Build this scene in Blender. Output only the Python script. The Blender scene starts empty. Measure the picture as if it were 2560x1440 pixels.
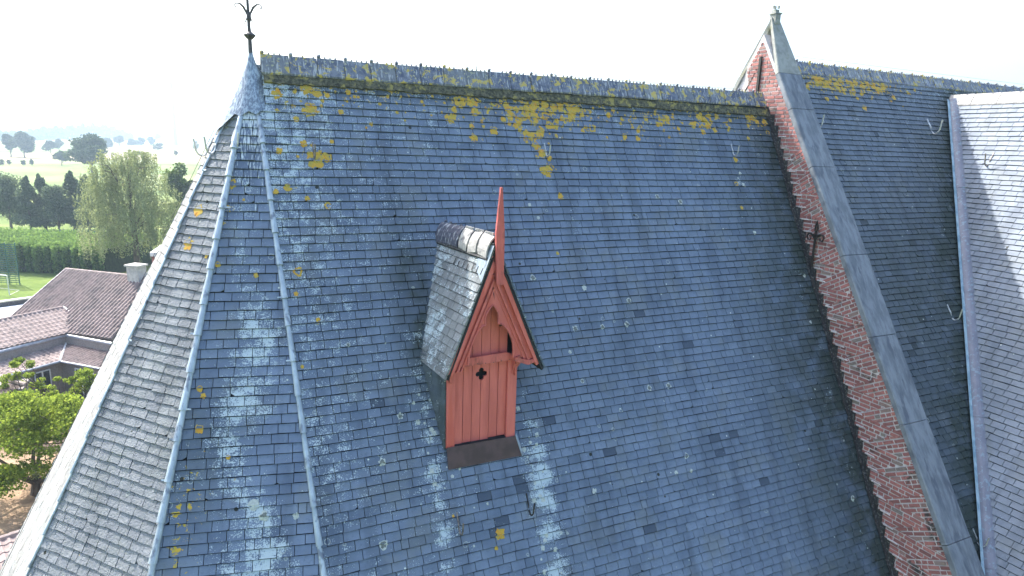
import bpy, math, random
import numpy as np
from mathutils import Vector, Matrix, noise as mnoise
random.seed(7); np.random.seed(7)
R = math.radians
scene = bpy.context.scene
COL = scene.collection

# ------------------------------------------------------------------ camera
F = 1620.0; CX, CY = 1280.0, 720.0          # focal length / centre in photo pixels
def _n(v):
    v = np.array(v, float); return v/np.linalg.norm(v)
_X = _n((4700-CX, 475-CY, F))
_U = -_n((-0.033*F*F/358, F*F/358, F)); _U = _n(_U-_U.dot(_X)*_X)
_Y = np.cross(_U, _X)
MW = np.array([_X, _Y, _U])                 # world axes (x along the ridge, y away, z up)
def ray(x, y): return MW@np.array([x-CX, y-CY, F])
def hit(x, y, n, p0):
    r = ray(x, y); return r*(np.dot(n, p0)/np.dot(n, r))
GZ = -17.0                                   # ground level below the drone
def G(x, y, h=0.0):                          # point at height h above ground under a sight line
    r = ray(x, y); return r*((GZ+h)/r[2])
cam_d = bpy.data.cameras.new('camera'); cam = bpy.data.objects.new('camera', cam_d); COL.objects.link(cam)
cam_d.sensor_width = 36; cam_d.lens = F/2560*36; cam_d.clip_start = 0.1; cam_d.clip_end = 12000
cm = Matrix([[MW[i][0], -MW[i][1], -MW[i][2], 0] for i in range(3)]+[[0, 0, 0, 1]])
cam.matrix_world = cm
scene.camera = cam
scene.render.resolution_x = 1024; scene.render.resolution_y = 576
scene.view_settings.view_transform = 'Standard'; scene.view_settings.look = 'None'
scene.view_settings.gamma = 1; scene.view_settings.exposure = 1.86

# ------------------------------------------------------------------ light
SUN_A = R(27); SUN_E = math.atan(math.tan(R(49.6))*math.cos(SUN_A))
sd = Vector((-math.sin(SUN_A)*math.cos(SUN_E), math.cos(SUN_A)*math.cos(SUN_E), math.sin(SUN_E)))
w = bpy.data.worlds.new('World'); scene.world = w; w.use_nodes = True
nt = w.node_tree; nt.nodes.clear()
sky = nt.nodes.new('ShaderNodeTexSky'); sky.sky_type = 'NISHITA'; sky.sun_disc = False
sky.sun_elevation = SUN_E
sky.sun_rotation = math.atan2(sd.x, sd.y)
sky.air_density = 1.3; sky.dust_density = 5.0; sky.ozone_density = 2.5; sky.altitude = 20
bg = nt.nodes.new('ShaderNodeBackground'); bg.inputs['Strength'].default_value = 0.14
wo = nt.nodes.new('ShaderNodeOutputWorld')
nt.links.new(sky.outputs[0], bg.inputs[0]); nt.links.new(bg.outputs[0], wo.inputs[0])
sl = bpy.data.lights.new('sun', 'SUN'); sl.energy = 2.9; sl.angle = R(0.5); sl.color = (1.0, 0.95, 0.87)
so = bpy.data.objects.new('sun', sl); COL.objects.link(so)
so.rotation_euler = sd.to_track_quat('Z', 'Y').to_euler(); so.location = (-20, 30, 40)

# ------------------------------------------------------------------ materials
def newmat(name):
    m = bpy.data.materials.new(name); m.use_nodes = True
    t = m.node_tree; t.nodes.clear()
    o = t.nodes.new('ShaderNodeOutputMaterial'); b = t.nodes.new('ShaderNodeBsdfPrincipled')
    t.links.new(b.outputs[0], o.inputs[0]); return m, t, b, o
class NT:
    def __init__(s, t): s.t = t
    def n(s, typ, **k):
        nd = s.t.nodes.new(typ)
        for a, v in k.items(): setattr(nd, a, v)
        return nd
    def put(s, sock, v):
        if hasattr(v, 'is_output') or isinstance(v, bpy.types.NodeSocket): s.t.links.new(v, sock)
        else: sock.default_value = v
    def math(s, op, a, b=0.5, c=None, clamp=False):
        nd = s.n('ShaderNodeMath', operation=op, use_clamp=clamp)
        s.put(nd.inputs[0], a); s.put(nd.inputs[1], b)
        if c is not None: s.put(nd.inputs[2], c)
        return nd.outputs[0]
    def noise(s, vec, scale, detail=2, rough=0.5, dist=0.0):
        nd = s.n('ShaderNodeTexNoise'); s.put(nd.inputs['Vector'], vec)
        nd.inputs['Scale'].default_value = scale; nd.inputs['Detail'].default_value = detail
        nd.inputs['Roughness'].default_value = rough; nd.inputs['Distortion'].default_value = dist
        return nd.outputs['Fac']
    def vor(s, vec, scale):
        nd = s.n('ShaderNodeTexVoronoi'); s.put(nd.inputs['Vector'], vec); nd.inputs['Scale'].default_value = scale
        return nd
    def mix(s, f, a, b):
        nd = s.n('ShaderNodeMix', data_type='RGBA'); s.put(nd.inputs[0], f)
        s.put(nd.inputs[6], a if not isinstance(a, tuple) else (*a, 1)); s.put(nd.inputs[7], b if not isinstance(b, tuple) else (*b, 1))
        return nd.outputs[2]
    def step(s, x, lo, hi):
        nd = s.n('ShaderNodeMapRange', interpolation_type='SMOOTHSTEP')
        s.put(nd.inputs[0], x); s.put(nd.inputs[1], lo); s.put(nd.inputs[2], hi); return nd.outputs[0]
    def attr(s, name, vec=False):
        nd = s.n('ShaderNodeAttribute', attribute_name=name); return nd.outputs['Vector' if vec else 'Fac']
    def mapv(s, vec, scale):
        nd = s.n('ShaderNodeMapping'); s.put(nd.inputs[0], vec); nd.inputs['Scale'].default_value = scale; return nd.outputs[0]
    def bump(s, h, strength, dist):
        nd = s.n('ShaderNodeBump'); nd.inputs['Strength'].default_value = strength; nd.inputs['Distance'].default_value = dist
        s.put(nd.inputs['Height'], h); return nd.outputs[0]
    def obj(s): return s.n('ShaderNodeTexCoord').outputs['Object']

def mat_slate(name, dark, light, rough=0.5, bumpd=0.004, crust=0.0):
    m, t, b, o = newmat(name); q = NT(t)
    uv = q.attr('puv', True); tone = q.attr('tone'); wl = q.attr('wl'); yl = q.attr('yl'); ms = q.attr('ms'); st = q.attr('st')
    n1 = q.noise(uv, 50, 3, .75); n2 = q.noise(uv, 17, 3, .6); n3 = q.noise(uv, 2.2, 3, .55); n4 = q.noise(uv, 38, 2, .5)
    c = q.mix(tone, dark, light)
    c = q.mix(q.math('MULTIPLY', q.step(n3, .35, .7), .45), c, tuple(x*1.35 for x in light))
    c = q.mix(q.math('MULTIPLY', q.step(n2, .5, .75), .4), c, tuple(x*.75 for x in dark))
    c = q.mix(q.math('MULTIPLY', q.step(q.noise(uv, 1.3, 3, .6), .5, .65), .35), c, (sum(light)/3*.78, sum(light)/3*.86, sum(light)/3*.86))
    c = q.mix(q.step(tone, 1.5, 1.6), c, tuple(x*.62 for x in dark))            # replaced dark slates
    vs = q.step(q.noise(q.mapv(uv, (2.6, .32, 1)), 1.0, 3, .55), .48, .66)
    c = q.mix(q.math('MULTIPLY', vs, .42), c, tuple(x*.62 for x in dark))
    # greenish algae
    g = q.math('MULTIPLY', ms, q.math('ADD', .45, q.step(n3, .3, .6)), clamp=True)
    c = q.mix(q.math('MULTIPLY', g, .9), c, (.030, .042, .036))
    # pale crust lichen specks
    n5 = q.noise(uv, 5.0, 4, .6)
    nm = q.math('ADD', q.math('ADD', q.math('MULTIPLY', n1, .48), q.math('MULTIPLY', n2, .20)), q.math('MULTIPLY', n5, .32))
    th = q.math('SUBTRACT', .650, q.math('MULTIPLY', wl, .205))
    wm = q.step(nm, th, q.math('ADD', th, .025))
    c = q.mix(q.math('MULTIPLY', wm, .85), c, (.46, .55, .60))
    # rings of grey lichen
    v = q.vor(uv, 4.2); d = v.outputs['Distance']; col = v.outputs['Color']
    sp = q.n('ShaderNodeSeparateColor'); t.links.new(col, sp.inputs[0])
    rr = q.math('ADD', .07, q.math('MULTIPLY', sp.outputs[1], .10))
    dn = q.math('ADD', d, q.math('MULTIPLY', q.math('SUBTRACT', n4, .5), .10))
    ring = q.math('SUBTRACT', 1.0, q.step(q.math('ABSOLUTE', q.math('SUBTRACT', dn, rr)), .012, .03))
    ring = q.math('MULTIPLY', ring, q.math('LESS_THAN', sp.outputs[0], .16))
    c = q.mix(q.math('MULTIPLY', ring, .7), c, (.34, .38, .36))
    # small white dots
    v2 = q.vor(uv, 6.5); sp2 = q.n('ShaderNodeSeparateColor'); t.links.new(v2.outputs['Color'], sp2.inputs[0])
    dot = q.math('MULTIPLY', q.math('LESS_THAN', v2.outputs['Distance'], q.math('MULTIPLY', sp2.outputs[2], .09)), q.math('LESS_THAN', sp2.outputs[0], .22))
    c = q.mix(dot, c, (.50, .55, .52))
    v3 = q.vor(uv, 3.1); sp3 = q.n('ShaderNodeSeparateColor'); t.links.new(v3.outputs['Color'], sp3.inputs[0])
    dk = q.math('MULTIPLY', q.math('LESS_THAN', v3.outputs['Distance'], q.math('MULTIPLY', sp3.outputs[2], .085)), q.math('LESS_THAN', sp3.outputs[0], .25))
    c = q.mix(dk, c, (.02, .025, .02))
    # run-off streaks
    ns = q.noise(q.mapv(uv, (42, 5, 1)), 1.0, 3, .6)
    sth = q.math('SUBTRACT', .74, q.math('MULTIPLY', st, .30))
    c = q.mix(q.step(ns, sth, q.math('ADD', sth, .05)), c, (.50, .56, .60))
    # yellow lichen
    y1 = q.noise(uv, 10, 5, .68, .4)
    yth = q.math('SUBTRACT', .735, q.math('MULTIPLY', yl, .30))
    ym = q.step(y1, yth, q.math('ADD', yth, .03))
    yc = q.mix(q.step(n2, .4, .6), (.40, .33, .06), (.52, .33, .04))
    c = q.mix(ym, c, yc)
    cr = q.math('MULTIPLY', q.noise(uv, 26, 4, .7), crust)
    hgt = q.math('ADD', q.math('ADD', q.math('MULTIPLY', n1, .5), q.math('MULTIPLY', n2, .6)), q.math('ADD', cr, q.math('MULTIPLY', q.math('ADD', wm, ym), .25)))
    t.links.new(q.bump(hgt, 1.0, bumpd), b.inputs['Normal'])
    t.links.new(c, b.inputs['Base Color'])
    t.links.new(q.math('ADD', rough, q.math('MULTIPLY', q.math('ADD', wm, ym), .3), clamp=True), b.inputs['Roughness'])
    b.inputs['Specular IOR Level'].default_value = 0.3
    return m

def mat_plain(name, c1, c2, scale=4, rough=.6, metal=0, bumpd=0.0, bscale=30, stretch=(1, 1, 1), detail=4, lo=.35, hi=.65, c3=None, s3=1.5):
    m, t, b, o = newmat(name); q = NT(t)
    v = q.mapv(q.obj(), stretch)
    n = q.noise(v, scale, detail, .6)
    c = q.mix(q.step(n, lo, hi), c1, c2)
    if c3: c = q.mix(q.step(q.noise(v, s3, 3, .6), .52, .68), c, c3)
    t.links.new(c, b.inputs['Base Color']); b.inputs['Roughness'].default_value = rough; b.inputs['Metallic'].default_value = metal
    if bumpd: t.links.new(q.bump(q.noise(v, bscale, 4, .65), 1.0, bumpd), b.inputs['Normal'])
    return m

def mat_leaf(name, c1, c2, trans=.35):
    m, t, b, o = newmat(name); q = NT(t); t.nodes.remove(b)
    tone = q.attr('tone'); c = q.mix(tone, c1, c2)
    d = q.n('ShaderNodeBsdfDiffuse'); tr = q.n('ShaderNodeBsdfTranslucent'); mx = q.n('ShaderNodeMixShader')
    t.links.new(c, d.inputs[0]); t.links.new(q.mix(.25, c, (c2[0]*1.6, c2[1]*1.6, c2[2])), tr.inputs[0])
    mx.inputs[0].default_value = trans
    t.links.new(d.outputs[0], mx.inputs[1]); t.links.new(tr.outputs[0], mx.inputs[2]); t.links.new(mx.outputs[0], o.inputs[0])
    return m

def mat_brick(name):
    m, t, b, o = newmat(name); q = NT(t)
    tone = q.attr('tone'); ob = q.obj()
    c = q.mix(tone, (.20, .085, .085), (.42, .165, .150))
    c = q.mix(q.step(tone, .8, 1), c, (.20, .17, .16))
    n = q.noise(ob, 25, 4, .7); c = q.mix(q.math('MULTIPLY', q.step(n, .5, .7), .6), c, (.13, .07, .065))
    soot = q.step(q.noise(ob, 1.7, 3, .6), .57, .66)
    c = q.mix(q.math('MULTIPLY', soot, q.step(q.noise(ob, 16, 3, .7), .42, .55)), c, (.045, .04, .04))
    t.links.new(c, b.inputs['Base Color']); b.inputs['Roughness'].default_value = .85
    t.links.new(q.bump(n, 1, .006), b.inputs['Normal'])
    return m

M = {}
M['slate'] = mat_slate('slate', (.086, .120, .180), (.142, .184, .256), .55)
M['slate_apse'] = mat_slate('slate_apse', (.088, .124, .196), (.155, .202, .285), .55)
M['slate_crust'] = mat_slate('slate_crust', (.17, .19, .225), (.27, .29, .32), .8, .030, 1.6)
M['slate_sunlit'] = mat_slate('slate_sunlit', (.235, .235, .24), (.29, .285, .28), .8, .004, .5)  # base lightened to paint in grazing sun glare on the end facet
M['slate_nave'] = mat_slate('slate_nave', (.072, .096, .130), (.125, .155, .198), .55)
M['slate_tran'] = mat_slate('slate_tran', (.125, .155, .205), (.185, .215, .262), .6)
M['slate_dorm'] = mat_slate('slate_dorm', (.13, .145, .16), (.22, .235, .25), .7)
M['lichen_gold'] = mat_plain('golden_lichen', (.36, .29, .06), (.50, .30, .035), 16, .9, bumpd=.006, bscale=90, c3=(.50, .24, .03), s3=9)
M['lichen_pale'] = mat_plain('pale_lichen', (.34, .38, .37), (.44, .48, .46), 30, .9, bumpd=.004, bscale=90)
M['lichen_dark'] = mat_plain('dark_lichen', (.10, .12, .12), (.16, .18, .17), 30, .9, bumpd=.004, bscale=90)
M['under'] = mat_plain('underlay', (.012, .013, .016), (.02, .022, .026), 6, .9)
M['red'] = mat_plain('red_paint', (.47, .108, .098), (.58, .145, .130), 7, .6, bumpd=.003, bscale=50, stretch=(1, 1, .12), c3=(.48, .095, .08), s3=5)
M['red_old'] = mat_plain('red_paint_worn', (.43, .095, .085), (.55, .135, .122), 9, .65, bumpd=.004, bscale=60, stretch=(1, 1, .3), c3=(.24, .06, .055), s3=8)
M['red_flash'] = mat_plain('brown_flashing', (.048, .026, .032), (.075, .042, .05), 5, .5, bumpd=.003, bscale=8)
M['zinc'] = mat_plain('zinc', (.30, .36, .42), (.42, .49, .55), 7, .45, .35, bumpd=.003, bscale=20, stretch=(1, 1, .4), c3=(.16, .19, .24), s3=9)
M['lead'] = mat_plain('dark_lead', (.022, .022, .026), (.045, .045, .05), 8, .6, .2, bumpd=.004, bscale=18, c3=(.16, .17, .17), s3=22)
M['lead_valley'] = mat_plain('valley_lead', (.145, .155, .20), (.185, .19, .235), 3, .5, .2, bumpd=.003, bscale=15, stretch=(1, 1, 1), c3=(.20, .26, .31), s3=14)
M['leadcap'] = mat_plain('cap_lead', (.14, .18, .24), (.32, .39, .46), 16, .5, .3, bumpd=.01, bscale=10, stretch=(2.4, 2.4, .28), lo=.42, hi=.6)
M['iron'] = mat_plain('iron', (.05, .048, .055), (.09, .085, .09), 14, .6, .4, bumpd=.002)
M['blackiron'] = mat_plain('black_iron', (.012, .012, .014), (.028, .026, .026), 14, .6, .3, bumpd=.002)
M['steel'] = mat_plain('galvanised_steel', (.42, .43, .44), (.60, .61, .62), 14, .38, .7)
M['steel_old'] = mat_plain('weathered_steel', (.10, .09, .09), (.30, .26, .23), 20, .5, .5)
M['stone'] = mat_plain('coping_stone', (.115, .135, .165), (.19, .215, .25), 5, .75, bumpd=.006, bscale=35, stretch=(1.6, .5, .5), c3=(.085, .10, .13), s3=4)
M['stone_pale'] = mat_plain('pale_coping_stone', (.20, .21, .20), (.30, .31, .30), 6, .8, bumpd=.008, bscale=30, c3=(.17, .175, .13), s3=3)
M['mortar'] = mat_plain('mortar', (.44, .40, .41), (.58, .55, .56), 12, .9, bumpd=.004, bscale=50, c3=(.40, .36, .36), s3=3)
M['brick'] = mat_brick('brick')
M['wallbrick'] = mat_plain('church_wall_brick', (.24, .12, .09), (.33, .17, .13), 9, .9, bumpd=.004)

def mat_ridge():
    m, t, b, o = newmat('ridge_tile'); q = NT(t); ob = q.n('ShaderNodeNewGeometry').outputs['Position']; rnd_ = q.n('ShaderNodeObjectInfo').outputs['Random']
    n = q.noise(ob, 8, 4, .65); c = q.mix(q.step(n, .35, .65), (.060, .075, .125), (.15, .17, .22))
    ns = q.noise(q.mapv(ob, (34, 6, 6)), 1.0, 3, .6); c = q.mix(q.math('MULTIPLY', q.step(rnd_, .3, 1), .5), c, (.20, .21, .20)); c = q.mix(q.math('MULTIPLY', q.step(ns, .55, .62), .6), c, (.46, .48, .50))
    y1 = q.noise(ob, 7, 4, .65, .5); c = q.mix(q.step(y1, .555, .59), c, (.42, .33, .08))
    g1 = q.noise(ob, 19, 3, .6); c = q.mix(q.step(g1, .60, .66), c, (.34, .34, .22))
    t.links.new(c, b.inputs['Base Color']); b.inputs['Roughness'].default_value = .6
    t.links.new(q.bump(n, 1, .01), b.inputs['Normal']); return m
M['ridge'] = mat_ridge()
M['ridge_dorm'] = mat_plain('dormer_ridge_tile', (.26, .255, .25), (.40, .39, .38), 9, .7, bumpd=.014, c3=(.11, .11, .12), s3=8)
M['ridge_dark'] = mat_plain('dark_ridge_tile', (.05, .055, .085), (.09, .095, .13), 9, .45, bumpd=.006, stretch=(1, 3, 1), c3=(.40, .42, .44), s3=9)

# ------------------------------------------------------------------ object helpers
def tag(o, label=None, cat=None, group=None, kind=None):
    for k, v in (('label', label), ('category', cat), ('group', group), ('kind', kind)):
        if v: o[k] = v
    return o
def empty(name, loc, label=None, cat=None, group=None):
    o = bpy.data.objects.new(name, None); COL.objects.link(o); o.location = loc
    return tag(o, label, cat, group)
def mesh(name, V, Fc, mats, parent=None, mi=None, smooth=False, attrs=None, loc=None):
    me = bpy.data.meshes.new(name)
    V = np.asarray(V, float)
    off = np.zeros(3)
    if loc is not None: off = np.array(loc, float)
    elif parent is None and len(V): off = np.array([(V[:, 0].min()+V[:, 0].max())/2, (V[:, 1].min()+V[:, 1].max())/2, V[:, 2].min()])
    me.from_pydata((V-off).tolist(), [], [list(f) for f in Fc])
    for m in (mats if isinstance(mats, (list, tuple)) else [mats]): me.materials.append(m)
    if mi is not None: me.polygons.foreach_set('material_index', np.array(mi, dtype=np.int32))
    if smooth: me.polygons.foreach_set('use_smooth', np.ones(len(me.polygons), bool))
    if attrs:
        for k, a in attrs.items():
            a = np.asarray(a, np.float32)
            if a.ndim == 2:
                at = me.attributes.new(k, 'FLOAT_VECTOR', 'POINT'); at.data.foreach_set('vector', a.ravel())
            else:
                at = me.attributes.new(k, 'FLOAT', 'POINT'); at.data.foreach_set('value', a)
    me.update()
    o = bpy.data.objects.new(name, me); COL.objects.link(o)
    o.location = off
    if parent is not None:
        o.parent = parent
        pw = world_loc(parent); o.location = Vector(off)-pw
    return o
def world_loc(o):
    v = Vector(o.location)
    while o.parent: o = o.parent; v += Vector(o.location)
    return v
class MB:
    def __init__(s): s.V = []; s.F = []; s.MI = []
    def add(s, V, Fc, mi=0):
        k = len(s.V); s.V += [tuple(map(float, v)) for v in V]; s.F += [[i+k for i in f] for f in Fc]; s.MI += [mi]*len(Fc)
    def box(s, c, d, ax=None, mi=0):           # centre, full dims, axes
        c = np.array(c, float); ax = np.eye(3) if ax is None else np.array(ax, float)
        V = [c+ax[0]*sx*d[0]/2+ax[1]*sy*d[1]/2+ax[2]*sz*d[2]/2 for sx in (-1, 1) for sy in (-1, 1) for sz in (-1, 1)]
        s.add(V, [(0, 1, 3, 2), (4, 6, 7, 5), (0, 4, 5, 1), (2, 3, 7, 6), (0, 2, 6, 4), (1, 5, 7, 3)], mi)
    def tube(s, pts, rad, n=8, mi=0, cap=True, flat=1.0):
        P = [np.array(p, float) for p in pts]; rads = rad if hasattr(rad, '__len__') else [rad]*len(P)
        V = []; prev = None
        for i, p in enumerate(P):
            t = _n(P[min(i+1, len(P)-1)]-P[max(i-1, 0)])
            a = np.cross(t, [0, 0, 1] if abs(t[2]) < .95 else [1, 0, 0]); a = _n(a)
            if prev is not None and np.dot(a, prev) < 0: a = -a
            prev = a; b = np.cross(t, a)
            for k in range(n):
                th = 2*math.pi*k/n; V.append(p+rads[i]*(math.cos(th)*a+math.sin(th)*b*flat))
        Fc = [(i*n+k, i*n+(k+1) % n, (i+1)*n+(k+1) % n, (i+1)*n+k) for i in range(len(P)-1) for k in range(n)]
        if cap: Fc += [tuple(range(n))[::-1], tuple((len(P)-1)*n+k for k in range(n))]
        s.add(V, Fc, mi)
    def lathe(s, c, prof, n=16, ax=None, mi=0):   # prof: (r, h)
        ax = np.eye(3) if ax is None else np.array(ax); c = np.array(c, float)
        V = [c+ax[2]*h+r*(math.cos(2*math.pi*k/n)*ax[0]+math.sin(2*math.pi*k/n)*ax[1]) for r, h in prof for k in range(n)]
        Fc = [(i*n+k, i*n+(k+1) % n, (i+1)*n+(k+1) % n, (i+1)*n+k) for i in range(len(prof)-1) for k in range(n)]
        Fc += [tuple(range(n))[::-1], tuple((len(prof)-1)*n+k for k in range(n))]
        s.add(V, Fc, mi)
    def prism(s, poly, d, mi=0):                  # closed 3-D polygon extruded by vector d
        n = len(poly); P = [np.array(p, float) for p in poly]; d = np.array(d, float)
        s.add(P+[p+d for p in P], [tuple(range(n))[::-1], tuple(range(n, 2*n))]+[(i, (i+1) % n, n+(i+1) % n, n+i) for i in range(n)], mi)
    def build(s, name, mats, parent=None, smooth=False, loc=None, attrs=None):
        return mesh(name, s.V, s.F, mats, parent, s.MI, smooth, attrs, loc)

class Plane:
    def __init__(s, o, u, v):
        s.o = np.array(o, float); s.u = _n(u); s.v = np.array(v, float)-s.u*np.dot(v, s.u); s.v = _n(s.v)
        s.n = np.cross(s.v, s.u)
        if s.n[2] < 0: s.n = -s.n
    def at(s, u, v, z=0): return s.o+s.u*u+s.v*v+s.n*z
    def uv(s, p): d = np.array(p)-s.o; return (float(np.dot(d, s.u)), float(np.dot(d, s.v)))
    def px(s, x, y): return s.uv(hit(x, y, s.n, s.o))
def clip(poly, conv):                              # clip polygon by convex ccw polygon
    out = poly
    for i in range(len(conv)):
        a = conv[i]; b = conv[(i+1) % len(conv)]
        ex, ey = b[0]-a[0], b[1]-a[1]
        src = out; out = []
        if not src: return []
        for j in range(len(src)):
            p = src[j]; q = src[(j+1) % len(src)]
            dp = ex*(p[1]-a[1])-ey*(p[0]-a[0]); dq = ex*(q[1]-a[1])-ey*(q[0]-a[0])
            if dp >= 0: out.append(p)
            if (dp >= 0) != (dq >= 0):
                t = dp/(dp-dq); out.append((p[0]+(q[0]-p[0])*t, p[1]+(q[1]-p[1])*t))
    return out
def ccw(poly):
    a = sum(poly[i][0]*poly[(i+1) % len(poly)][1]-poly[(i+1) % len(poly)][0]*poly[i][1] for i in range(len(poly)))
    return poly if a > 0 else poly[::-1]

def slates(name, pl, poly, mat, parent, fn=None, e=.133, wd=.22, seed=1, lift=.017, rep=0.0, off=0, gap=.009, rowg=.009, rag=1.0, label=None, dark=(), tsplit=.09, blobs=()):
    rnd = random.Random(seed); poly = ccw(poly)
    us = [p[0] for p in poly]; vs = [p[1] for p in poly]
    V = []; Fc = []; A = {'tone': [], 'wl': [], 'yl': [], 'ms': [], 'st': []}; PUV = []
    k0 = math.floor(min(vs)/e); k1 = math.ceil(max(vs)/e)
    for k in range(k0, k1+1):
        v0 = k*e; v1 = v0+e
        u = min(us)-rnd.random()*wd-((k % 2)*.5)*wd
        while u < max(us):
            wdt = wd*rnd.choice((.9, .95, 1, 1, 1, 1.05, 1.1)) if rnd.random() > tsplit else wd*rnd.choice((.5, .7, 1.4))
            a = u+gap/2; b = u+wdt-gap/2; u += wdt
            dv = rnd.uniform(-.004, .004)*rag; dl = rnd.uniform(-.003, .003)*rag
            vt = v0+rowg+rnd.uniform(-.002, .003); r = [(a, vt), (b, vt), (b, v1+dv+dl), (a, v1+dv-dl)]
            if rnd.random() < .035*rag:
                c = rnd.uniform(.02, .06)
                r = [(a, vt), (b, vt), (b, v1+dv-c*.6), (b-c, v1+dv), (a, v1+dv)] if rnd.random() < .5 else [(a, vt), (b, vt), (b, v1+dv), (a+c, v1+dv), (a, v1+dv-c*.6)]
            cl = clip(r, poly)
            if len(cl) < 3: continue
            tilt = rnd.uniform(-.003, .003)*rag; zz = lift+rnd.uniform(0, .004)*rag
            tone = min(1, max(0, rnd.gauss(.5, .19)))
            mid = ((a+b)/2, (v0+v1)/2)
            if rnd.random() < rep: tone = 2
            for (du, dvv) in dark:
                if a <= du < b and v0 <= dvv < v1: tone = 2
            n = len(cl); base = len(V)
            for (pu, pv) in cl:
                f = (pv-v0)/e
                z = .0015+zz*max(0, f)**1.3+tilt*((pu-a)/wdt-.5)
                V.append(pl.at(pu, pv, z))
            for (pu, pv) in cl: V.append(pl.at(pu, pv, -.016))
            Fc.append(list(range(base, base+n)))
            for i in range(n):
                j = (i+1) % n
                if cl[i][1] < v0 and cl[j][1] < v0: continue
                Fc.append([base+i, base+n+i, base+n+j, base+j])
            for rep2 in (0, 1):
                for (pu, pv) in cl:
                    val = fn(pu, pv) if fn else (0, 0, 0, 0)
                    jit = rnd2(k, int(a*10))
                    A['tone'].append(tone); A['wl'].append(val[0]*(.88+.24*jit)); A['yl'].append(val[1]); A['ms'].append(val[2]); A['st'].append(val[3])
                    PUV.append((pu+seed*31.7, pv, jit*.4 if False else 0))
    A['puv'] = PUV
    nslate = len(Fc); bmi = []
    for (bu, bv, br, kind) in blobs:
        rings = {0: [(0, 1, 0)], 1: [(.55, 1, 0)], 2: [(0, 1, 2), (0, .68, 3)], 3: [(0, 1, 2)]}[kind if kind in (0, 1, 2, 3) else 0]
        for (ri, ro, mm) in rings:
            N_ = 18; base = len(V); ph = rnd.uniform(0, 6.28); k1_, k2_ = rnd.randint(3, 5), rnd.randint(6, 9); am = rnd.uniform(.08, .22); arc = rnd.uniform(.75, 1) if ri else 1
            for j in range(N_+1 if ri else N_):
                th = 2*math.pi*arc*j/N_+ph; wob = 1+am*math.sin(k1_*th+ph)+am*.7*math.sin(k2_*th)+rnd.uniform(-.08, .08)
                for rr_ in ((ri, ro) if ri else (ro,)):
                    x_ = bu+math.cos(th)*br*rr_*wob; y_ = bv+math.sin(th)*br*rr_*wob*1.1
                    f_ = (y_/e) % 1.0; V.append(pl.at(x_, y_, .006+lift*f_**1.3+.001*len(rings)+(.002 if mm == 3 else 0)))
                    for kk in ('tone', 'wl', 'yl', 'ms', 'st'): A[kk].append(0)
                    PUV.append((x_, y_, 0))
            if ri:
                for j in range(N_): Fc.append([base+2*j, base+2*j+1, base+2*j+3, base+2*j+2]); bmi.append(2)
            else:
                f_ = (bv/e) % 1.0; V.append(pl.at(bu, bv, .011+lift*f_**1.3+(.002 if mm == 3 else 0)))
                for kk in ('tone', 'wl', 'yl', 'ms', 'st'): A[kk].append(0)
                PUV.append((bu, bv, 0))
                for j in range(N_): Fc.append([base+j, base+(j+1) % N_, base+N_]); bmi.append({0: 2, 2: 3, 3: 4}[mm])
    # dark underlay sheet
    base = len(V); n = len(poly)
    for z in (-.028, -.06):
        for (pu, pv) in poly:
            V.append(pl.at(pu, pv, z))
            for kk in ('tone', 'wl', 'yl', 'ms', 'st'): A[kk].append(0)
            PUV.append((0, 0, 0))
    nf = len(Fc)
    Fc.append(list(range(base, base+n))); Fc.append(list(range(base+n, base+2*n))[::-1])
    for i in range(n): Fc.append([base+i, base+n+i, base+n+(i+1) % n, base+(i+1) % n])
    mi = [0]*nslate+bmi+[1]*(len(Fc)-nf)
    ob = mesh(name, V, Fc, [mat, M['under'], M['lichen_gold'], M['lichen_pale'], M['lichen_dark']], parent, mi, attrs=A)
    if label: ob['label'] = label
    return ob
def rnd2(a, b):
    x = math.sin(a*127.1+b*311.7)*43758.5453; return x-math.floor(x)
def gs(x, c, s): return math.exp(-((x-c)/s)**2)
def nz2(u, v, s=1.0, o=0): return mnoise.noise(Vector((u*s+o, v*s, o*1.7)))

# ------------------------------------------------------------------ church: frame of reference
PA = R(63.3); PN = R(58.6)
APX = np.array([0.863, 11.2, 1.084]); YR = 11.2
XG = 11.66                                   # gable wall plane
EAVE = -9.3
church = empty('church', (8, 11.2, GZ), 'brick church seen at its slate roof with red wooden dormer, polygonal apse and stone gable', 'church')
plA = Plane(APX, (1, 0, 0), (0, -math.cos(PA), -math.sin(PA)))
def hipdir(az): t = R(az); return np.array([-math.sin(t)*math.cos(PA), -math.cos(t)*math.cos(PA), -math.sin(PA)])
SL = (APX[2]-EAVE)/math.sin(PA)
AZ = [-5.2, 31.3, 68.6, 95.0, 137, 180]
HB = [APX+hipdir(a)*SL*np.array([1.025, 1.025, 1] if a == 95.0 else [1, 1, 1]) for a in AZ]
LA = SL
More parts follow.
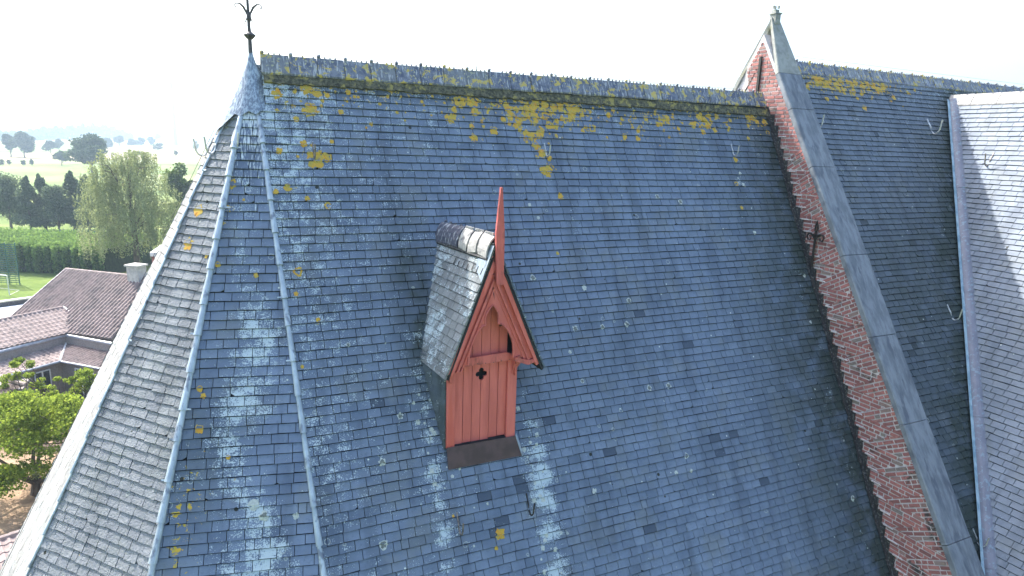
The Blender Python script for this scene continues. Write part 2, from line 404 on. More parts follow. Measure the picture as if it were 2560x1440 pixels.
# --- density maps on the choir slope, from stains seen in the photo
def pA(x, y): return plA.px(x, y)
YSPOT = [(*pA(x, y), s, a) for x, y, s, a in [(690, 215, .35, .55), (765, 222, .14, 1.0), (775, 275, .16, .95), (900, 170, .5, .4), (975, 222, .14, .9), (1120, 235, .3, .8), (1180, 260, .45, .75), (1250, 240, .45, .85), (1330, 255, .5, 1.0), (1400, 270, .45, .95), (1440, 275, .3, 1.0), (1500, 260, .5, .6), (1600, 300, .5, .65), (1330, 330, .3, .7), (1300, 300, .3, .6), (1760, 290, .3, 1.05), (1690, 245, .5, .85), (1820, 250, .4, .9), (1880, 300, .25, .8), (1660, 300, .15, 1), (800, 400, .16, .85), (770, 385, .15, .7), (1350, 380, .14, .95), (1368, 425, .13, .9), (1400, 490, .08, 1.0), (1838, 400, .1, .8), (1840, 460, .09, .8), (1250, 1335, .10, 1.1), (720, 470, .1, .7), (820, 515, .1, .5), (590, 400, .2, .4), (745, 680, .12, .6), (870, 245, .15, .6), (1550, 235, .4, .6), (1200, 215, .5, .6), (1430, 215, .6, .6), (1620, 225, .6, .55), (1760, 235, .5, .7), (1105, 160, .4, .3), (740, 735, .06, .9), (795, 800, .06, .9), (697, 378, .08, .8), (1020, 850, .0001, 0)] if s > .01]
WSP = [(*pA(x, y), s, a) for x, y, s, a in [(1040, 830, .14, .7), (1045, 930, .16, .8), (1060, 1010, .16, .75), (1075, 1090, .2, .8), (1090, 1180, .22, .8), (1100, 1250, .22, .75), (1110, 1330, .2, .8), (1115, 1420, .2, .7), (1310, 980, .14, .6), (1330, 1060, .18, .75), (1340, 1130, .2, 1.0), (1350, 1190, .2, 1.15), (1360, 1250, .2, 1.1), (1375, 1330, .2, 1.05), (1395, 1420, .22, .95), (1200, 1200, .5, .25), (1850, 450, .12, .7), (1845, 400, .12, .6), (1870, 500, .1, .5), (1370, 440, .1, .6), (1385, 470, .1, .5), (1240, 1310, .35, .3), (1150, 240, .6, .35), (1050, 230, .8, .35), (760, 440, .6, .35), (860, 520, .6, .3), (780, 560, .6, .3), (700, 330, .4, .45), (860, 750, .8, .25)]]
ALG = pA(1035, 760)
def fA(u, v):
    x = u
    wl = .50*math.exp(-max(0, x-.2)/2.4)+.26*math.exp(-max(0, v)/2.5)+.10*math.exp(-abs(x-6)/4)*math.exp(-v/4)+.1*nz2(u, v, .9)+.05
    for a, b, s, am in WSP:
        d = ((u-a)**2+(v-b)**2)/(s*s)
        if d < 6: wl = max(wl, am*math.exp(-d*.5)*(1.08 if b > 3 else 1.0))
    yl = .42*gs(v, .45, .5)*(.8+.5*nz2(u, v, .7, 3))+.12*math.exp(-v/1.2)
    for a, b, s, am in YSPOT:
        d = ((u-a)**2+(v-b)**2)/(s*s)
        if d < 6: yl = max(yl, am*.88*math.exp(-d*.6))
    dg = XG-APX[0]-u
    ms = .9*math.exp(-max(0, dg)/.7)+.35*gs(dg, 1.2, 1.0)*min(1, v/4)
    du, dv = u-ALG[0], v-ALG[1]
    ms = max(ms, .85*math.exp(-(du/.3)**2-(dv/1.5)**2))
    ms += .10*max(0, nz2(u, v, .6, 5)-.05)
    if v < .42: ms = max(ms, .5)
    stv = .8*math.exp(-max(0, u+.1*v*0)/.25)*math.exp(-v/2.2)
    wl = max(wl, .5*gs(dg, .45, .18)*(.4+.6*rnd2(int(v*3), 2)))
    wl = max(wl, .20)
    return (min(1.25, max(0, wl)), yl, min(1, ms), stv)
uvb = plA.uv(HB[0])
polyA = [(0, 0), (XG-APX[0], 0), (XG-APX[0], LA), (uvb[0], LA)]
darkA = [pA(x, y) for x, y in [(1731, 866), (1600, 788), (1228, 1047), (1530, 1136), (1775, 1103), (1803, 1133), (1200, 1248), (1630, 1330), (1902, 1202), (1230, 1320), (1250, 1295), (1300, 1210), (1310, 1195), (938, 1017), (2050, 1060), (1840, 1090), (1375, 1050)]]
rl = random.Random(77); blA = []
for a, b, s_, am in YSPOT:
    if s_ <= .12: blA.append((a, b, s_*.55, rl.choice((0, 0, 1)))); continue
    for _ in range(int(14*am*s_/.3*(1+s_))):
        r_ = rl.choice((.015, .02, .025, .03, .04, .055, .075)); uu, vv_ = rl.gauss(a, s_*.75), abs(rl.gauss(b, s_*.6))
        if vv_ > .36 and .3 < uu < XG-APX[0]-.15: blA.append((uu, vv_, r_, rl.choice((0, 0, 0, 1))))
for x in range(70):
    blA.append((rl.uniform(.3, 10.6), .36+abs(rl.gauss(0, .3)), rl.choice((.02, .03, .045)), 0))
for x, y, s_ in [(765, 222, .085), (775, 270, .08), (975, 222, .07), (1120, 220, .08), (797, 410, .07), (775, 388, .05), (1437, 272, .09), (1667, 298, .07), (829, 355, .035), (820, 395, .06), (1400, 490, .05), (1398, 494, .035), (1853, 520, .04), (1250, 1335, .075), (1240, 1370, .03), (1132, 1290, .02), (717, 470, .05), (768, 497, .04), (640, 690, .03), (755, 917, .025), (1393, 634, .03)]:
    blA.append((*pA(x, y), s_, 1 if (x, y) == (820, 395) else 0))
for x, y, s_ in [(1571, 752, .05), (1437, 822, .05), (1505, 817, .04), (1566, 811, .05), (958, 1362, .06), (1331, 695, .05), (1622, 970, .045), (1670, 965, .05), (870, 862, .03), (955, 1155, .05), (1642, 492, .045), (1700, 505, .05), (1715, 1140, .045), (1455, 953, .035), (2130, 1246, .05), (1000, 1040, .045)]:
    blA.append((*pA(x, y), s_, 2))
for x, y, s_ in [(1460, 720, .045), (1424, 880, .03), (1485, 1228, .04), (1689, 1182, .035), (1727, 1177, .03), (1323, 513, .03), (1885, 582, .04), (2025, 805, .03), (2010, 690, .035), (1345, 545, .03)]:
    blA.append((*pA(x, y), s_, 3))
for _ in range(60):                            # crust blotches down both sides below the dormer
    a, b, s_, am = rl.choice(WSP[9:17]+WSP[2:5]); blA.append((rl.gauss(a, s_*.6), rl.gauss(b, s_*.8), rl.choice((.012, .018, .025, .035)), 3))
slates('choir_roof', plA, polyA, M['slate'], church, fA, seed=3, blobs=blA, dark=darkA, rep=.0, label='blue grey slate slope around the red dormer')

def facet(i, name, mat, fn, seed, **k):
    p = Plane(APX, HB[i]-HB[i+1], (HB[i]+HB[i+1])/2-APX)
    a = p.uv(HB[i]); b = p.uv(HB[i+1])
    k['blobs'] = [(*p.px(x_, y_), s_, kd_) for x_, y_, s_, kd_ in k.pop('spots', ())]
    o = slates(name, p, [(0, 0), a, b], mat, church, fn, seed=seed, **k)
    return p
# apse: the facet between the two lead hips, heavy lichen down its middle
def fB(u, v):
    x = u/(max(.3, v)*.143)
    xw = x+.55*nz2(u*1.5, v, .9, 12)
    wl = .16+.80*gs(xw, .02-.015*v, .36)*min(1, v/3.0)*(.75+.7*nz2(u, v, 1.6, 7))+.30*gs(x, .6, .3)*(.5+.8*nz2(u, v, 1.1, 5))+.35*nz2(u, v, .9, 3)
    wl += .22*max(0, nz2(u, v*.5, 1.8, 9))
    wl *= 1-.6*gs(x, -.62, .22)*math.exp(-abs(v-3.6)/2.2)
    st = 1.05*math.exp(-(v/1.9)**2)+.12
    yl = .75*gs(x, -.95, .2)*math.exp(-abs(v-2.2)/.8)+.52*gs(x, -.72, .3)*math.exp(-((v-6.6)/.9)**2)+.12
    ms = .45*max(0, nz2(u, v, .8, 4)+.2)*min(1, v/3)
    return (max(.05, min(.95, wl)), yl, ms, st)
plB = facet(0, 'apse_roof', M['slate_apse'], fB, 5, rep=.003, spots=[(500, 972, .04, 0), (509, 990, .035, 0), (499, 1073, .055, 0), (571, 1143, .03, 0), (545, 662, .04, 0), (640, 688, .03, 0), (580, 460, .07, 1), (700, 378, .04, 0), (690, 480, .04, 0), (610, 500, .02, 0), (635, 1262, .07, 3), (660, 1290, .06, 1 and 2), (740, 1290, .04, 3)])
def fC(u, v):
    return (.30+.25*nz2(u, v, 1.2), .12 if v > 1 else .3, .15*max(0, nz2(u, v, .7, 2)+.2), .5*math.exp(-v/1.5))
plC = facet(1, 'apse_roof', M['slate_crust'], fC, 8, lift=.013, rag=1.6, gap=.011, rowg=.005, spots=[(497, 528, .085, 0), (472, 611, .085, 0), (517, 641, .03, 0)])
def fD(u, v): return (.45, .1, .0, .2)
plD = facet(2, 'apse_roof', M['slate_sunlit'], fD, 9, lift=.006)
facet(3, 'apse_roof', M['slate_crust'], fD, 10, wd=.5, e=.3); facet(4, 'apse_roof', M['slate_crust'], fD, 11, wd=.5, e=.3)
# back slope of the choir
bk = MB(); yb = 2*YR-HB[0][1]
bk.prism([(APX[0], YR, APX[2]), (XG, YR, APX[2]), (XG, yb, EAVE), (HB[5][0], yb, EAVE)], (0, 0, -.08)); bk.build('back_roof', M['slate_nave'], church)

# --- nave roof, valley and transept roof
YN = 11.5; ZN = 2.06; XV = 18.5
plN = Plane((XG, YN, ZN), (1, 0, 0), (0, -math.cos(PN), -math.sin(PN)))
LN = (ZN-EAVE)/math.sin(PN); hz = (ZN-EAVE)/math.tan(PN)
def fN(u, v):
    yl = .75*gs(v, .45, .33)*gs(u, 2.4, 2.0)*(.75+.6*nz2(u, v, 1.5))+.25*gs(v, .4, .5)
    wl = .16+.38*math.exp(-v/1.3)+.12*nz2(u, v, 1)
    xv = (XV-XG)-v*math.cos(PN); dv = xv-u
    ms = .95*math.exp(-max(0, dv)/.55)+.55*min(1, v/5)*(.6+.6*nz2(u, v, .5, 2))
    if .55 < dv < .9 and v > 1.2: wl += .2*rnd2(int(v*2), 5)
    return (wl, yl, min(1, ms), .25*math.exp(-v))
polyN = [(.12, 0), (XV-XG, 0), (XV-XG-hz, LN), (.12, LN)]
if XV-XG-hz < .1:
    vv = (XV-XG-.01)/math.cos(PN); polyN = [(.12, 0), (XV-XG, 0), (.13, min(LN, vv)), (.12, min(LN, vv))]
blN = [(rl.gauss(2.6, 1.3), .33+abs(rl.gauss(0, .28)), rl.choice((.02, .03, .05, .07)), 0) for _ in range(130)]
slates('nave_roof', plN, polyN, M['slate_nave'], church, fN, blobs=[b for b in blN if .8 < b[0] < 6], seed=12, rep=.012, rag=1.6, wd=.23, tsplit=.2)
plT = Plane((XV, YN, ZN), (0, 1, 0), (-math.cos(PN), 0, -math.sin(PN)))
def fT(u, v):
    return (.12+.2*max(0, nz2(u, v, .8)), .05, .3*max(0, nz2(u, v*.4, .8, 6)), 0)
DT = .46; VT = DT/math.sin(PN); HT = DT/math.tan(PN); XT, YT, ZT_ = XV-HT, YN-HT, ZN-DT     # the transept ridge sits lower than the nave ridge
polyT = [(-HT, VT), (-11.8, VT), (-11.8, LN), (-hz, LN)]
slates('nave_roof', plN, [(XV-XG-HT, VT), (XV-XG, 0), (31.8-XG, 0), (31.8-XG, VT)], M['slate_nave'], church, fN, seed=13, rag=1.4, wd=.23)
slates('transept_roof', plT, polyT, M['slate_tran'], church, fT, seed=14, rep=.0, rag=1.4, wd=.25)
bk = MB()
bk.prism([(XG, YN, ZN), (32, YN, ZN), (32, YN+hz, EAVE), (XG, YN+hz, EAVE)], (0, 0, -.08))
bk.prism([(XV, YN, ZN-.12), (32, YN, ZN-.12), (32, YN-hz, EAVE), (XV+hz, YN-hz, EAVE)], (0, 0, -.08))
bk.prism([(XT, YT, ZT_-.02), (XV+hz, YN-hz, EAVE-.02), (XV+hz, -.3, EAVE-.02), (XT, -.3, ZT_-.02)], (0, 0, -.08))
bk.build('back_roof', M['slate_nave'], church)
# rolled lead valley: a broad half-round running down the internal corner
VD = _n((-1, -1, -math.tan(PN))); V0 = np.array([XV, YN, ZN])
side = _n(np.cross(VD, [0, 0, 1])); vn = _n(np.cross(side, VD)); vn = vn if vn[2] > 0 else -vn
if side[0] < 0: side = -side
nb = MB(); L = 13.2; seg = 9
for i in range(seg):
    a = .75+i*L/seg; bb = a+L/seg+.03
    V = []
    for s_, rr in ((a, .150), (bb, .158)):
        for k in range(11):
            th = math.pi*k/10
            V.append(V0+VD*s_+side*(math.cos(th)*rr+.12)+vn*(math.sin(th)*rr*.75+.03+.003*(i % 2)))
    nb.add(V, [(k, k+1, 12+k, 11+k) for k in range(10)]+[tuple(range(11))[::-1], tuple(range(11, 22))])
nb.build('valley_roll', M['lead_valley'], church, smooth=False)
# flat soaker beside the valley, tinted light blue as the roll's painted highlight
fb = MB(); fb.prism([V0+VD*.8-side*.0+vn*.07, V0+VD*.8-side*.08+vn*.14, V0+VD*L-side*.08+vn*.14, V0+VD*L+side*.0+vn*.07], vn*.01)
fb.build('highlight_flashing', mat_plain('highlight_lead', (.26, .40, .50), (.48, .62, .70), 5, .5, .2, bumpd=.004), church)

# --- walls under the eaves
wb = MB(); inner = .35
pts = [HB[i] for i in range(5)]
cen = np.array([APX[0], YR, 0])
ring = [(cen+(p-cen)*np.array([.94, .94, 0])) for p in pts]
ring = [np.array([XG, ring[0][1], 0])]+ring+[np.array([XG, 2*YR-ring[0][1], 0])]
wb.prism([(p[0], p[1], EAVE+.1) for p in ring], (0, 0, GZ-EAVE-.3))
wb.build('choir_wall', M['wallbrick'], church)
wb = MB(); wb.prism([(XG+.02, YN-hz*.94, EAVE+.12), (32, YN-hz*.94, EAVE+.12), (32, YN+hz*.94, EAVE+.12), (XG+.02, YN+hz*.94, EAVE+.12)], (0, 0, GZ-EAVE-.3))
wb.prism([(XV-hz*.94, -.2, EAVE+.12), (XV+hz*.94, -.2, EAVE+.12), (XV+hz*.94, YN-hz*.95, EAVE+.12), (XV-hz*.94, YN-hz*.95, EAVE+.12)], (0, 0, GZ-EAVE-.3))
wb.build('nave_wall', M['wallbrick'], church)

# --- hip rolls of overlapping lead pieces
def hiproll(i, seed, mat, rad=.034):
    rnd = random.Random(seed); d = hipdir(AZ[i]); sd_ = _n(np.cross(d, [0, 0, 1])); up = _n(np.cross(sd_, d)); up = up if up[2] > 0 else -up
    b = MB(); s = .92
    while s < SL:
        l = rnd.uniform(.40, .52); V = []; ww = rnd.uniform(-.004, .004)
        for t_, r0, lf in ((s-.03, rad*.80, .018), (s+l, rad*1.22, .034+ww)):
            for k in range(9):
                th = math.pi*(k/8)*1.1-.05*math.pi
                V.append(APX+d*t_+sd_*(math.cos(th)*r0*1.15)+up*(math.sin(th)*r0+lf-.012))
        b.add(V, [(k, k+1, 10+k, 9+k) for k in range(8)]+[tuple(range(9))[::-1], tuple(range(9, 18))])
        if rnd.random() < .25:
            b.box(APX+d*(s+l-.02)+sd_*rnd.choice((-.07, .05))+up*.03, (.1, .02, .006), (sd_, d, up))
        s += l
    b.build('hip_roll', mat, church)
hiproll(0, 1, M['zinc']); hiproll(1, 2, M['zinc'], .04); hiproll(2, 3, M['zinc'], .018)
# --- lead cap at the apex
cb = MB(); N = 24; rings = []
for dz, scl in ((.20, .024), (.14, .034), (.06, .055), (-.03, .085)):
    rings.append([np.array([APX[0]+math.cos(2*math.pi*j/N)*scl, YR+math.sin(2*math.pi*j/N)*scl, APX[2]+dz]) for j in range(N)])
for s_ in (.22, .38, .60, .86):
    rg = []
    for j in range(N):
        th = 2*math.pi*j/N; az = (math.degrees(math.atan2(-math.cos(th), -math.sin(th)))) % 360   # 0 = towards the viewer, 90 = left end
        if az > 270: az -= 360
        if -6 <= az <= 180:
            a0 = max(k for k in range(6) if AZ[k] <= az+1e-6 or k == 0); a0 = min(a0, 4); f = min(1, max(0, (az-AZ[a0])/(AZ[a0+1]-AZ[a0])))
            p = (hipdir(AZ[a0])*(1-f)+hipdir(AZ[a0+1])*f)*s_*(1+.06*math.sin(j*2.1)+(.30 if az > 50 else 0)); o_ = np.array([-math.sin(R(az)), -math.cos(R(az)), 0])*(.045+(.045*s_ if 50 < az < 130 else 0))
        else: p = np.array([.10+.04*abs(math.sin(th)), math.copysign(s_*.40, math.sin(th)), -s_*.80]); o_ = np.array([0, 0, .03])
        rg.append(APX+p+o_+np.array([0, 0, .01]))
    rings.append(rg)
V = [p for rg in rings for p in rg]
cb.add(V, [(i*N+j, i*N+(j+1) % N, (i+1)*N+(j+1) % N, (i+1)*N+j) for i in range(len(rings)-1) for j in range(N)])
cb.build('apex_cap', M['leadcap'], church, smooth=True)
# --- iron finial
fx, fy, fz = APX[0], YR, APX[2]+.15
fin = MB(); fin.tube([(fx, fy, fz-.1), (fx-.005, fy, fz+.5), (fx-.02, fy, fz+1.9)], [.035, .022, .012], 8)
fin_o = fin.build('finial', M['iron'], church); fin_o['label'] = 'wrought iron fleur finial on the apex'
b = MB(); b.lathe((fx, fy, fz+.27), [(.02, -.07), (.04, -.06), (.082, -.015), (.088, 0), (.08, .01), (.045, .035), (.025, .05), (.022, .085), (.015, .095)], 20)
b.build('ball', M['iron'], fin_o, smooth=True)
ex = np.array([.98, -.2, 0])
for sgn in (-1, 1):
    b = MB(); pts = []; rad = []
    for t_, h in [(.0, .62), (.05, .76), (.10, .87), (.17, .94), (.235, .945), (.275, .90), (.265, .85), (.235, .865)]:
        pts.append(np.array([fx, fy, fz+.47+(h-.55)*.62])+ex*sgn*t_*.70); rad.append(.015+.016*math.sin(min(1, t_/.2)*math.pi))
    b.tube(pts, rad, 8, flat=.6)
    pts = [np.array([fx, fy, fz+.47+(h-.55)*.62])+ex*sgn*t_*.62 for t_, h in [(.03, .66), (.06, .58), (.10, .50), (.125, .44), (.13, .38)]]
    b.tube(pts, [.010, .009, .007, .005, .004], 6)
    b.build('scroll', M['iron'], fin_o)
b = MB(); b.lathe((fx, fy, fz+.53), [(.024, -.07), (.034, -.03), (.034, .03), (.024, .07)], 10); b.build('collar', M['iron'], fin_o)

# --- ridge tiles
def ridge_run(x0, x1, z0, z1, L, pitch, seed, matf, half=.30, parent=None, lab=None, rise=.05, YR=YR):
    run = empty('ridge', ((x0+x1)/2, YR, z0)); run.parent = church; run.location = Vector(((x0+x1)/2, YR, z0))-Vector(church.location)
    if lab: run['label'] = lab
    rnd = random.Random(seed); x = x0; proto = None
    while x < x1-.05:
        l = min(L, x1-x); z = z0+(z1-z0)*(x-x0)/(x1-x0)
        b = MB(); cs, sn = math.cos(pitch), math.sin(pitch)
        def prof(h, t): return [(-h*cs, -h*sn), (0, .0), (h*cs, -h*sn), (h*cs+t*sn*.3, -h*sn+t), (0, t*1.5), (-h*cs-t*sn*.3, -h*sn+t)]
        for (xa, xb, t, hh) in ((0, l-.014, .026, half), (-.006, .045, .036, half+.006)):
            P = prof(hh, t); V = [(xa, p[0], p[1]) for p in P]+[(xb, p[0], p[1]) for p in P]
            b.add(V, [(0, 1, 7, 6), (1, 2, 8, 7), (2, 3, 9, 8), (3, 4, 10, 9), (4, 5, 11, 10), (5, 0, 6, 11), (0, 5, 4, 1), (1, 4, 3, 2), (6, 7, 10, 11), (7, 8, 9, 10)])
        b.lathe((.02, 0, .045), [(.028, 0), (.034, .022), (.018, .045)], 8)
        for k in range(4):
            if rnd.random() < .9: b.box((l*(k+1.2)/5.2+.02, 0, .048), (.022, .02, .034))
        o = b.build('ridge_tile', matf, run, loc=(0, 0, 0))
        o.location = Vector((x, YR, z+rise+rnd.uniform(-.006, .006)))-world_loc(run)
        o.rotation_euler = (rnd.uniform(-.02, .02), rnd.uniform(-.012, .012), rnd.uniform(-.015, .015))
        x += l
ridge_run(APX[0]+.14, XG-.12, 1.155, 1.225, .425, PA, 5, M['ridge'], lab='dark angular ridge tiles spotted with yellow lichen')
ridge_run(XG+.68, 31.5, ZN-.04, ZN-.04, .42, PN, 6, M['ridge'], YR=YN, lab='dark ridge tiles behind the stone gable')
mb_ = MB(); rr_ = random.Random(9)
x = APX[0]+.16
while x < XG-.15:
    l = rr_.uniform(.10, .2); vv_ = .318+rr_.uniform(-.012, .012); mb_.prism([plA.at(x-APX[0], .15, .0), plA.at(x-APX[0]+l, .15, .0), plA.at(x-APX[0]+l, vv_+rr_.uniform(0, .02), .0), plA.at(x-APX[0], vv_, .0)], plA.n*(.042+rr_.uniform(0, .012))); x += l
mb_.build('mossy_bedding', mat_plain('mossy_mortar', (.035, .038, .03), (.13, .125, .085), 20, .95, bumpd=.01, bscale=40, c3=(.28, .24, .08), s3=9), church)
# transept ridge
run = empty('ridge', (XT, 6, ZT_)); run.parent = church; run.location = Vector((XT, 6, ZT_))-Vector(church.location)
run['label'] = 'pale lead covered transept ridge in the sun'
y = YT-.05; rnd = random.Random(4)
while y > .2:
    b = MB(); l = .62; cs, sn = math.cos(PN), math.sin(PN); h = .30
    P = [(-h*cs, -h*sn), (0, 0), (h*cs, -h*sn), (h*cs, -h*sn+.03), (0, .045), (-h*cs, -h*sn+.03)]
    V = [(p[0], .0, p[1]) for p in P]+[(p[0], -l+.01, p[1]+.008) for p in P]
    b.add(V, [(0, 1, 7, 6), (1, 2, 8, 7), (2, 3, 9, 8), (3, 4, 10, 9), (4, 5, 11, 10), (5, 0, 6, 11), (0, 5, 4, 1), (1, 4, 3, 2), (6, 7, 10, 11), (7, 8, 9, 10)])
    o = b.build('ridge_tile', M['ridge_dorm'], run, loc=(0, 0, 0)); o.location = Vector((XT, y, ZT_+.02+rnd.uniform(0, .01)))-world_loc(run); y -= l

# ------------------------------------------------------------------ gable wall with tumbled brickwork
gab = empty('gable', (XG, YR, EAVE)); gab.parent = church; gab.location = Vector((XG, YR, EAVE))-Vector(church.location)
GT = .55                                     # wall thickness to +x
SLP = 1.666
def cop_y(z): return YN+(z-2.6)/SLP      # front arris of the coping (y for a z)
sheet = [(XG, cop_y(-9.4), -9.4), (XG, YN, 2.6), (XG, 2*YN-cop_y(-9.4), -9.4)]
b = MB(); b.prism(sheet, (GT, 0, 0)); b.build('gable_wall', M['mortar'], gab)
# bricks: (s, t) where s runs down the slope from the peak, t inwards, perpendicular to it
SG = math.atan(SLP); P0 = np.array([YN, 2.6])
sv = np.array([-math.cos(SG), -math.sin(SG)]); tv = np.array([math.sin(SG), -math.cos(SG)])
def st2yz(s, t): return P0+sv*s+tv*t
bV = []; bF = []; bT = []
rb = random.Random(21)
def addbricks(poly_yz, ang, region=None):
    poly = ccw(poly_yz); ca, sa = math.cos(ang), math.sin(ang)
    rot = [(y*ca+z*sa, -y*sa+z*ca) for y, z in poly]
    ys = [p[0] for p in rot]; zs = [p[1] for p in rot]; H = .084; Lb = .235
    k = math.floor(min(zs)/H)
    while k*H < max(zs):
        a = math.floor(min(ys)/Lb)*Lb-rb.random()*.1
        while a < max(ys):
            l = Lb if rb.random() < .6 else Lb*.52
            r = [(a+.0125, k*H+.0125), (a+l-.0125, k*H+.0125), (a+l-.0125, (k+1)*H-.0125), (a+.0125, (k+1)*H-.0125)]
            r = [(y+rb.uniform(-.003, .003), z+rb.uniform(-.003, .003)) for y, z in r]
            c = clip(r, rot); a += l
            if len(c) < 3: continue
            ar = abs(sum(c[i][0]*c[(i+1) % len(c)][1]-c[(i+1) % len(c)][0]*c[i][1] for i in range(len(c))))/2
            if ar < .0008: continue
            n = len(c); k0 = len(bV); t = rb.random(); pr = .012+rb.uniform(-.004, .004)
            for (y, z) in c: bV.append((XG-pr, y*ca-z*sa, y*sa+z*ca))
            for (y, z) in c: bV.append((XG+.01, y*ca-z*sa, y*sa+z*ca))
            bT.extend([t]*(2*n)); bF.append(list(range(k0, k0+n))[::-1])
            for i in range(n): bF.append([k0+i, k0+(i+1) % n, k0+n+(i+1) % n, k0+n+i])
        k += 1
def lineA(z): return YR-(APX[2]-z)/math.tan(PA)   # y of the choir slope at height z
Wt = .92; Pp = Wt/math.tan(SG)
ztop = .15
def vis(poly):                                # keep what lies above the choir roof
    zz = [p[1] for p in poly]; lo, hi = min(zz)-1, max(zz)+1
    half = [(lineA(lo)-.02, lo), (lineA(hi)-.02, hi), (cop_y(hi)-5, hi), (cop_y(lo)-5, lo)]
    return clip(poly, ccw(half))
s0 = (2.6-ztop)/math.sin(SG)
k = 0
while True:
    a = s0+k*Pp
    if P0[1]+sv[1]*a < -9.3: break
    tri = [tuple(st2yz(a, .05)), tuple(st2yz(a, Wt)), tuple(st2yz(a+Pp*(1-.05/Wt), .05))]
    tri = vis(tri)
    if len(tri) > 2: addbricks(tri, math.atan2(tv[1], tv[0]))
    tr2 = vis([tuple(st2yz(a, Wt+.5)), tuple(st2yz(a, Wt)), tuple(st2yz(a+Pp, 0)), tuple(st2yz(a+Pp, Wt+.5))])
    if len(tr2) > 2: addbricks(tr2, 0)
    k += 1
top = [tuple(st2yz(s0, .05)), tuple(st2yz(s0, 1.6)), (YN+.0, ztop-.3), (YN+.75, 1.2), (YN, 2.45)]
addbricks([p for p in top], 0)
mesh('brick_facing', bV, bF, M['brick'], gab, attrs={'tone': bT})
# stepped flashing along the choir roof
fl = MB(); mo = MB(); z = .85; i = 0
while z > -9.2:
    dz = .245; y1 = lineA(z)-.06; yb_ = lineA(z-dz)-.06
    w0 = .12+.015*math.sin(i*1.7)
    zt = z-.0
    fl.prism([(XG-.016, lineA(z)+.12, zt), (XG-.016, y1-w0, zt), (XG-.016, y1-w0-.01, z-dz-.0), (XG-.016, lineA(z-dz)+.05, z-dz)], (-.006-.002*(i % 2), 0, 0))
    if z < .6: mo = MB(); mo.prism([(XG-.012, y1-w0+.05, z+.024), (XG-.012, y1-w0-.12, z+.018), (XG-.012, y1-w0-.15, z-.002), (XG-.012, y1-w0+.05, z-.004)], (-.024, 0, 0)); mo.build('mortar_fillet', M['mortar'], gab)
    z -= dz; i += 1
fl.build('stepped_flashing', M['lead'], gab)
# dark soaker strip lying on the choir slope against the wall
sk = MB(); U1 = XG-APX[0]; rk = random.Random(2); v = .1
while v < LA:
    a = plA.at(U1-.10-rk.uniform(0, .05), v, .028); b_ = plA.at(U1, v, .030); c = plA.at(U1, v+.30, .036); d = plA.at(U1-.10-rk.uniform(0, .05), v+.30, .034)
    sk.prism([a, b_, c, d], plA.n*.006); v += .30
sk.build('soaker', M['lead'], gab)
# coping stones
CW = .70; XC0 = XG-.045; CT = .16
cuts = [0.0, 1.05, 1.95, 3.35, 5.35, 7.05, 8.75, 10.9, 13.4, 15.6]
cd = np.array([0, -math.cos(SG), -math.sin(SG)]); cn = np.array([0, -math.sin(SG), math.cos(SG)]); cxv = np.array([1., 0, 0])
PK = np.array([XC0, YN, 2.6])
rc = random.Random(3)
def coping(sg, mat, n, length):
    d = cd*np.array([1, sg, 1]); nn_ = cn*np.array([1, sg, 1]); pk = PK
    for i in range(n):
        a, b_ = cuts[i]+.006, min(cuts[i+1], length)-.006
        lift = rc.uniform(0, .012); bb = MB()
        prof = [(0, -.04), (0, .045+lift), (.018, .062+lift), (CW, .055+lift), (CW, -.22)]
        V = []
        for s_ in (a, b_):
            for (px_, pn) in prof:
                off = 0
                V.append(pk+cxv*px_+nn_*pn+d*(s_ if s_ > .05 else -pn*.61*0+s_))
        if i == 0:                                # mitre at the peak
            for q_ in range(5): V[q_] = np.array([XC0+.33+(V[q_][0]-XC0-.33)*.34, YN, pk[2]+prof[q_][1]/math.cos(SG)*.6+(.30 if q_ not in (0, 4) else .2)])
        m_ = len(prof)
        bb.add(V, [tuple(range(m_)), tuple(range(m_, 2*m_))[::-1]]+[(k, m_+k, m_+(k+1) % m_, (k+1) % m_) for k in range(m_)])
        bb.build('coping_stone', M['stone_pale'] if i < 1 else mat, gab)
coping(1, M['stone'], 9, 15.6); coping(-1, M['stone_pale'], 9, 15.6)
b = MB(); c0 = np.array([XC0+.33, YN, PK[2]+.29])
b.box(c0+np.array([0, 0, .05]), (.15, .17, .20)); b.box(c0+np.array([0, 0, .17]), (.20, .20, .03)); b.box(c0+np.array([.01, .02, .22]), (.11, .11, .07))
for dx, dy in ((-.05, .03), (.05, -.02), (.02, .05)): b.box(c0+np.array([dx, dy, .31]), (.035, .04, .06))
b.build('peak_stone', M['stone_pale'], gab)
b = MB(); b.box((XG-.03, YN-.02, 1.62), (.05, .06, 1.0)); b.box((XG-.03, YN-.06, 1.2), (.04, .16, .03)); b.build('anchor_bar', M['blackiron'], gab)
# wall anchor with curled leaves
h_ = hit(2040, 590, np.array([1, 0, 0]), np.array([XG-.06, 0, 0])); an = MB(); ac = np.array([XG-.075, h_[1], h_[2]])
an.tube([ac+np.array([0, 0, -.62]), ac+np.array([0, 0, .08])], .026, 6)
an.tube([ac+np.array([0, 0, .05]), ac+np.array([0, .03, .14]), ac+np.array([0, .025, .22]), ac+np.array([0, 0, .32]), ac+np.array([0, -.025, .22]), ac+np.array([0, -.03, .14]), ac+np.array([0, 0, .05])], [.015, .02, .02, .01, .02, .02, .015], 6)
an.box(ac+np.array([0, 0, .02]), (.05, .17, .035))
for sg in (-1, 1):
    pts = [ac+np.array([0, sg*yy, zz]) for yy, zz in [(.02, -.06), (.06, .0), (.12, .04), (.18, .03), (.21, -.03), (.18, -.09), (.12, -.09), (.10, -.04)]]
    an.tube(pts, [.016, .02, .022, .022, .02, .018, .014, .01], 6)
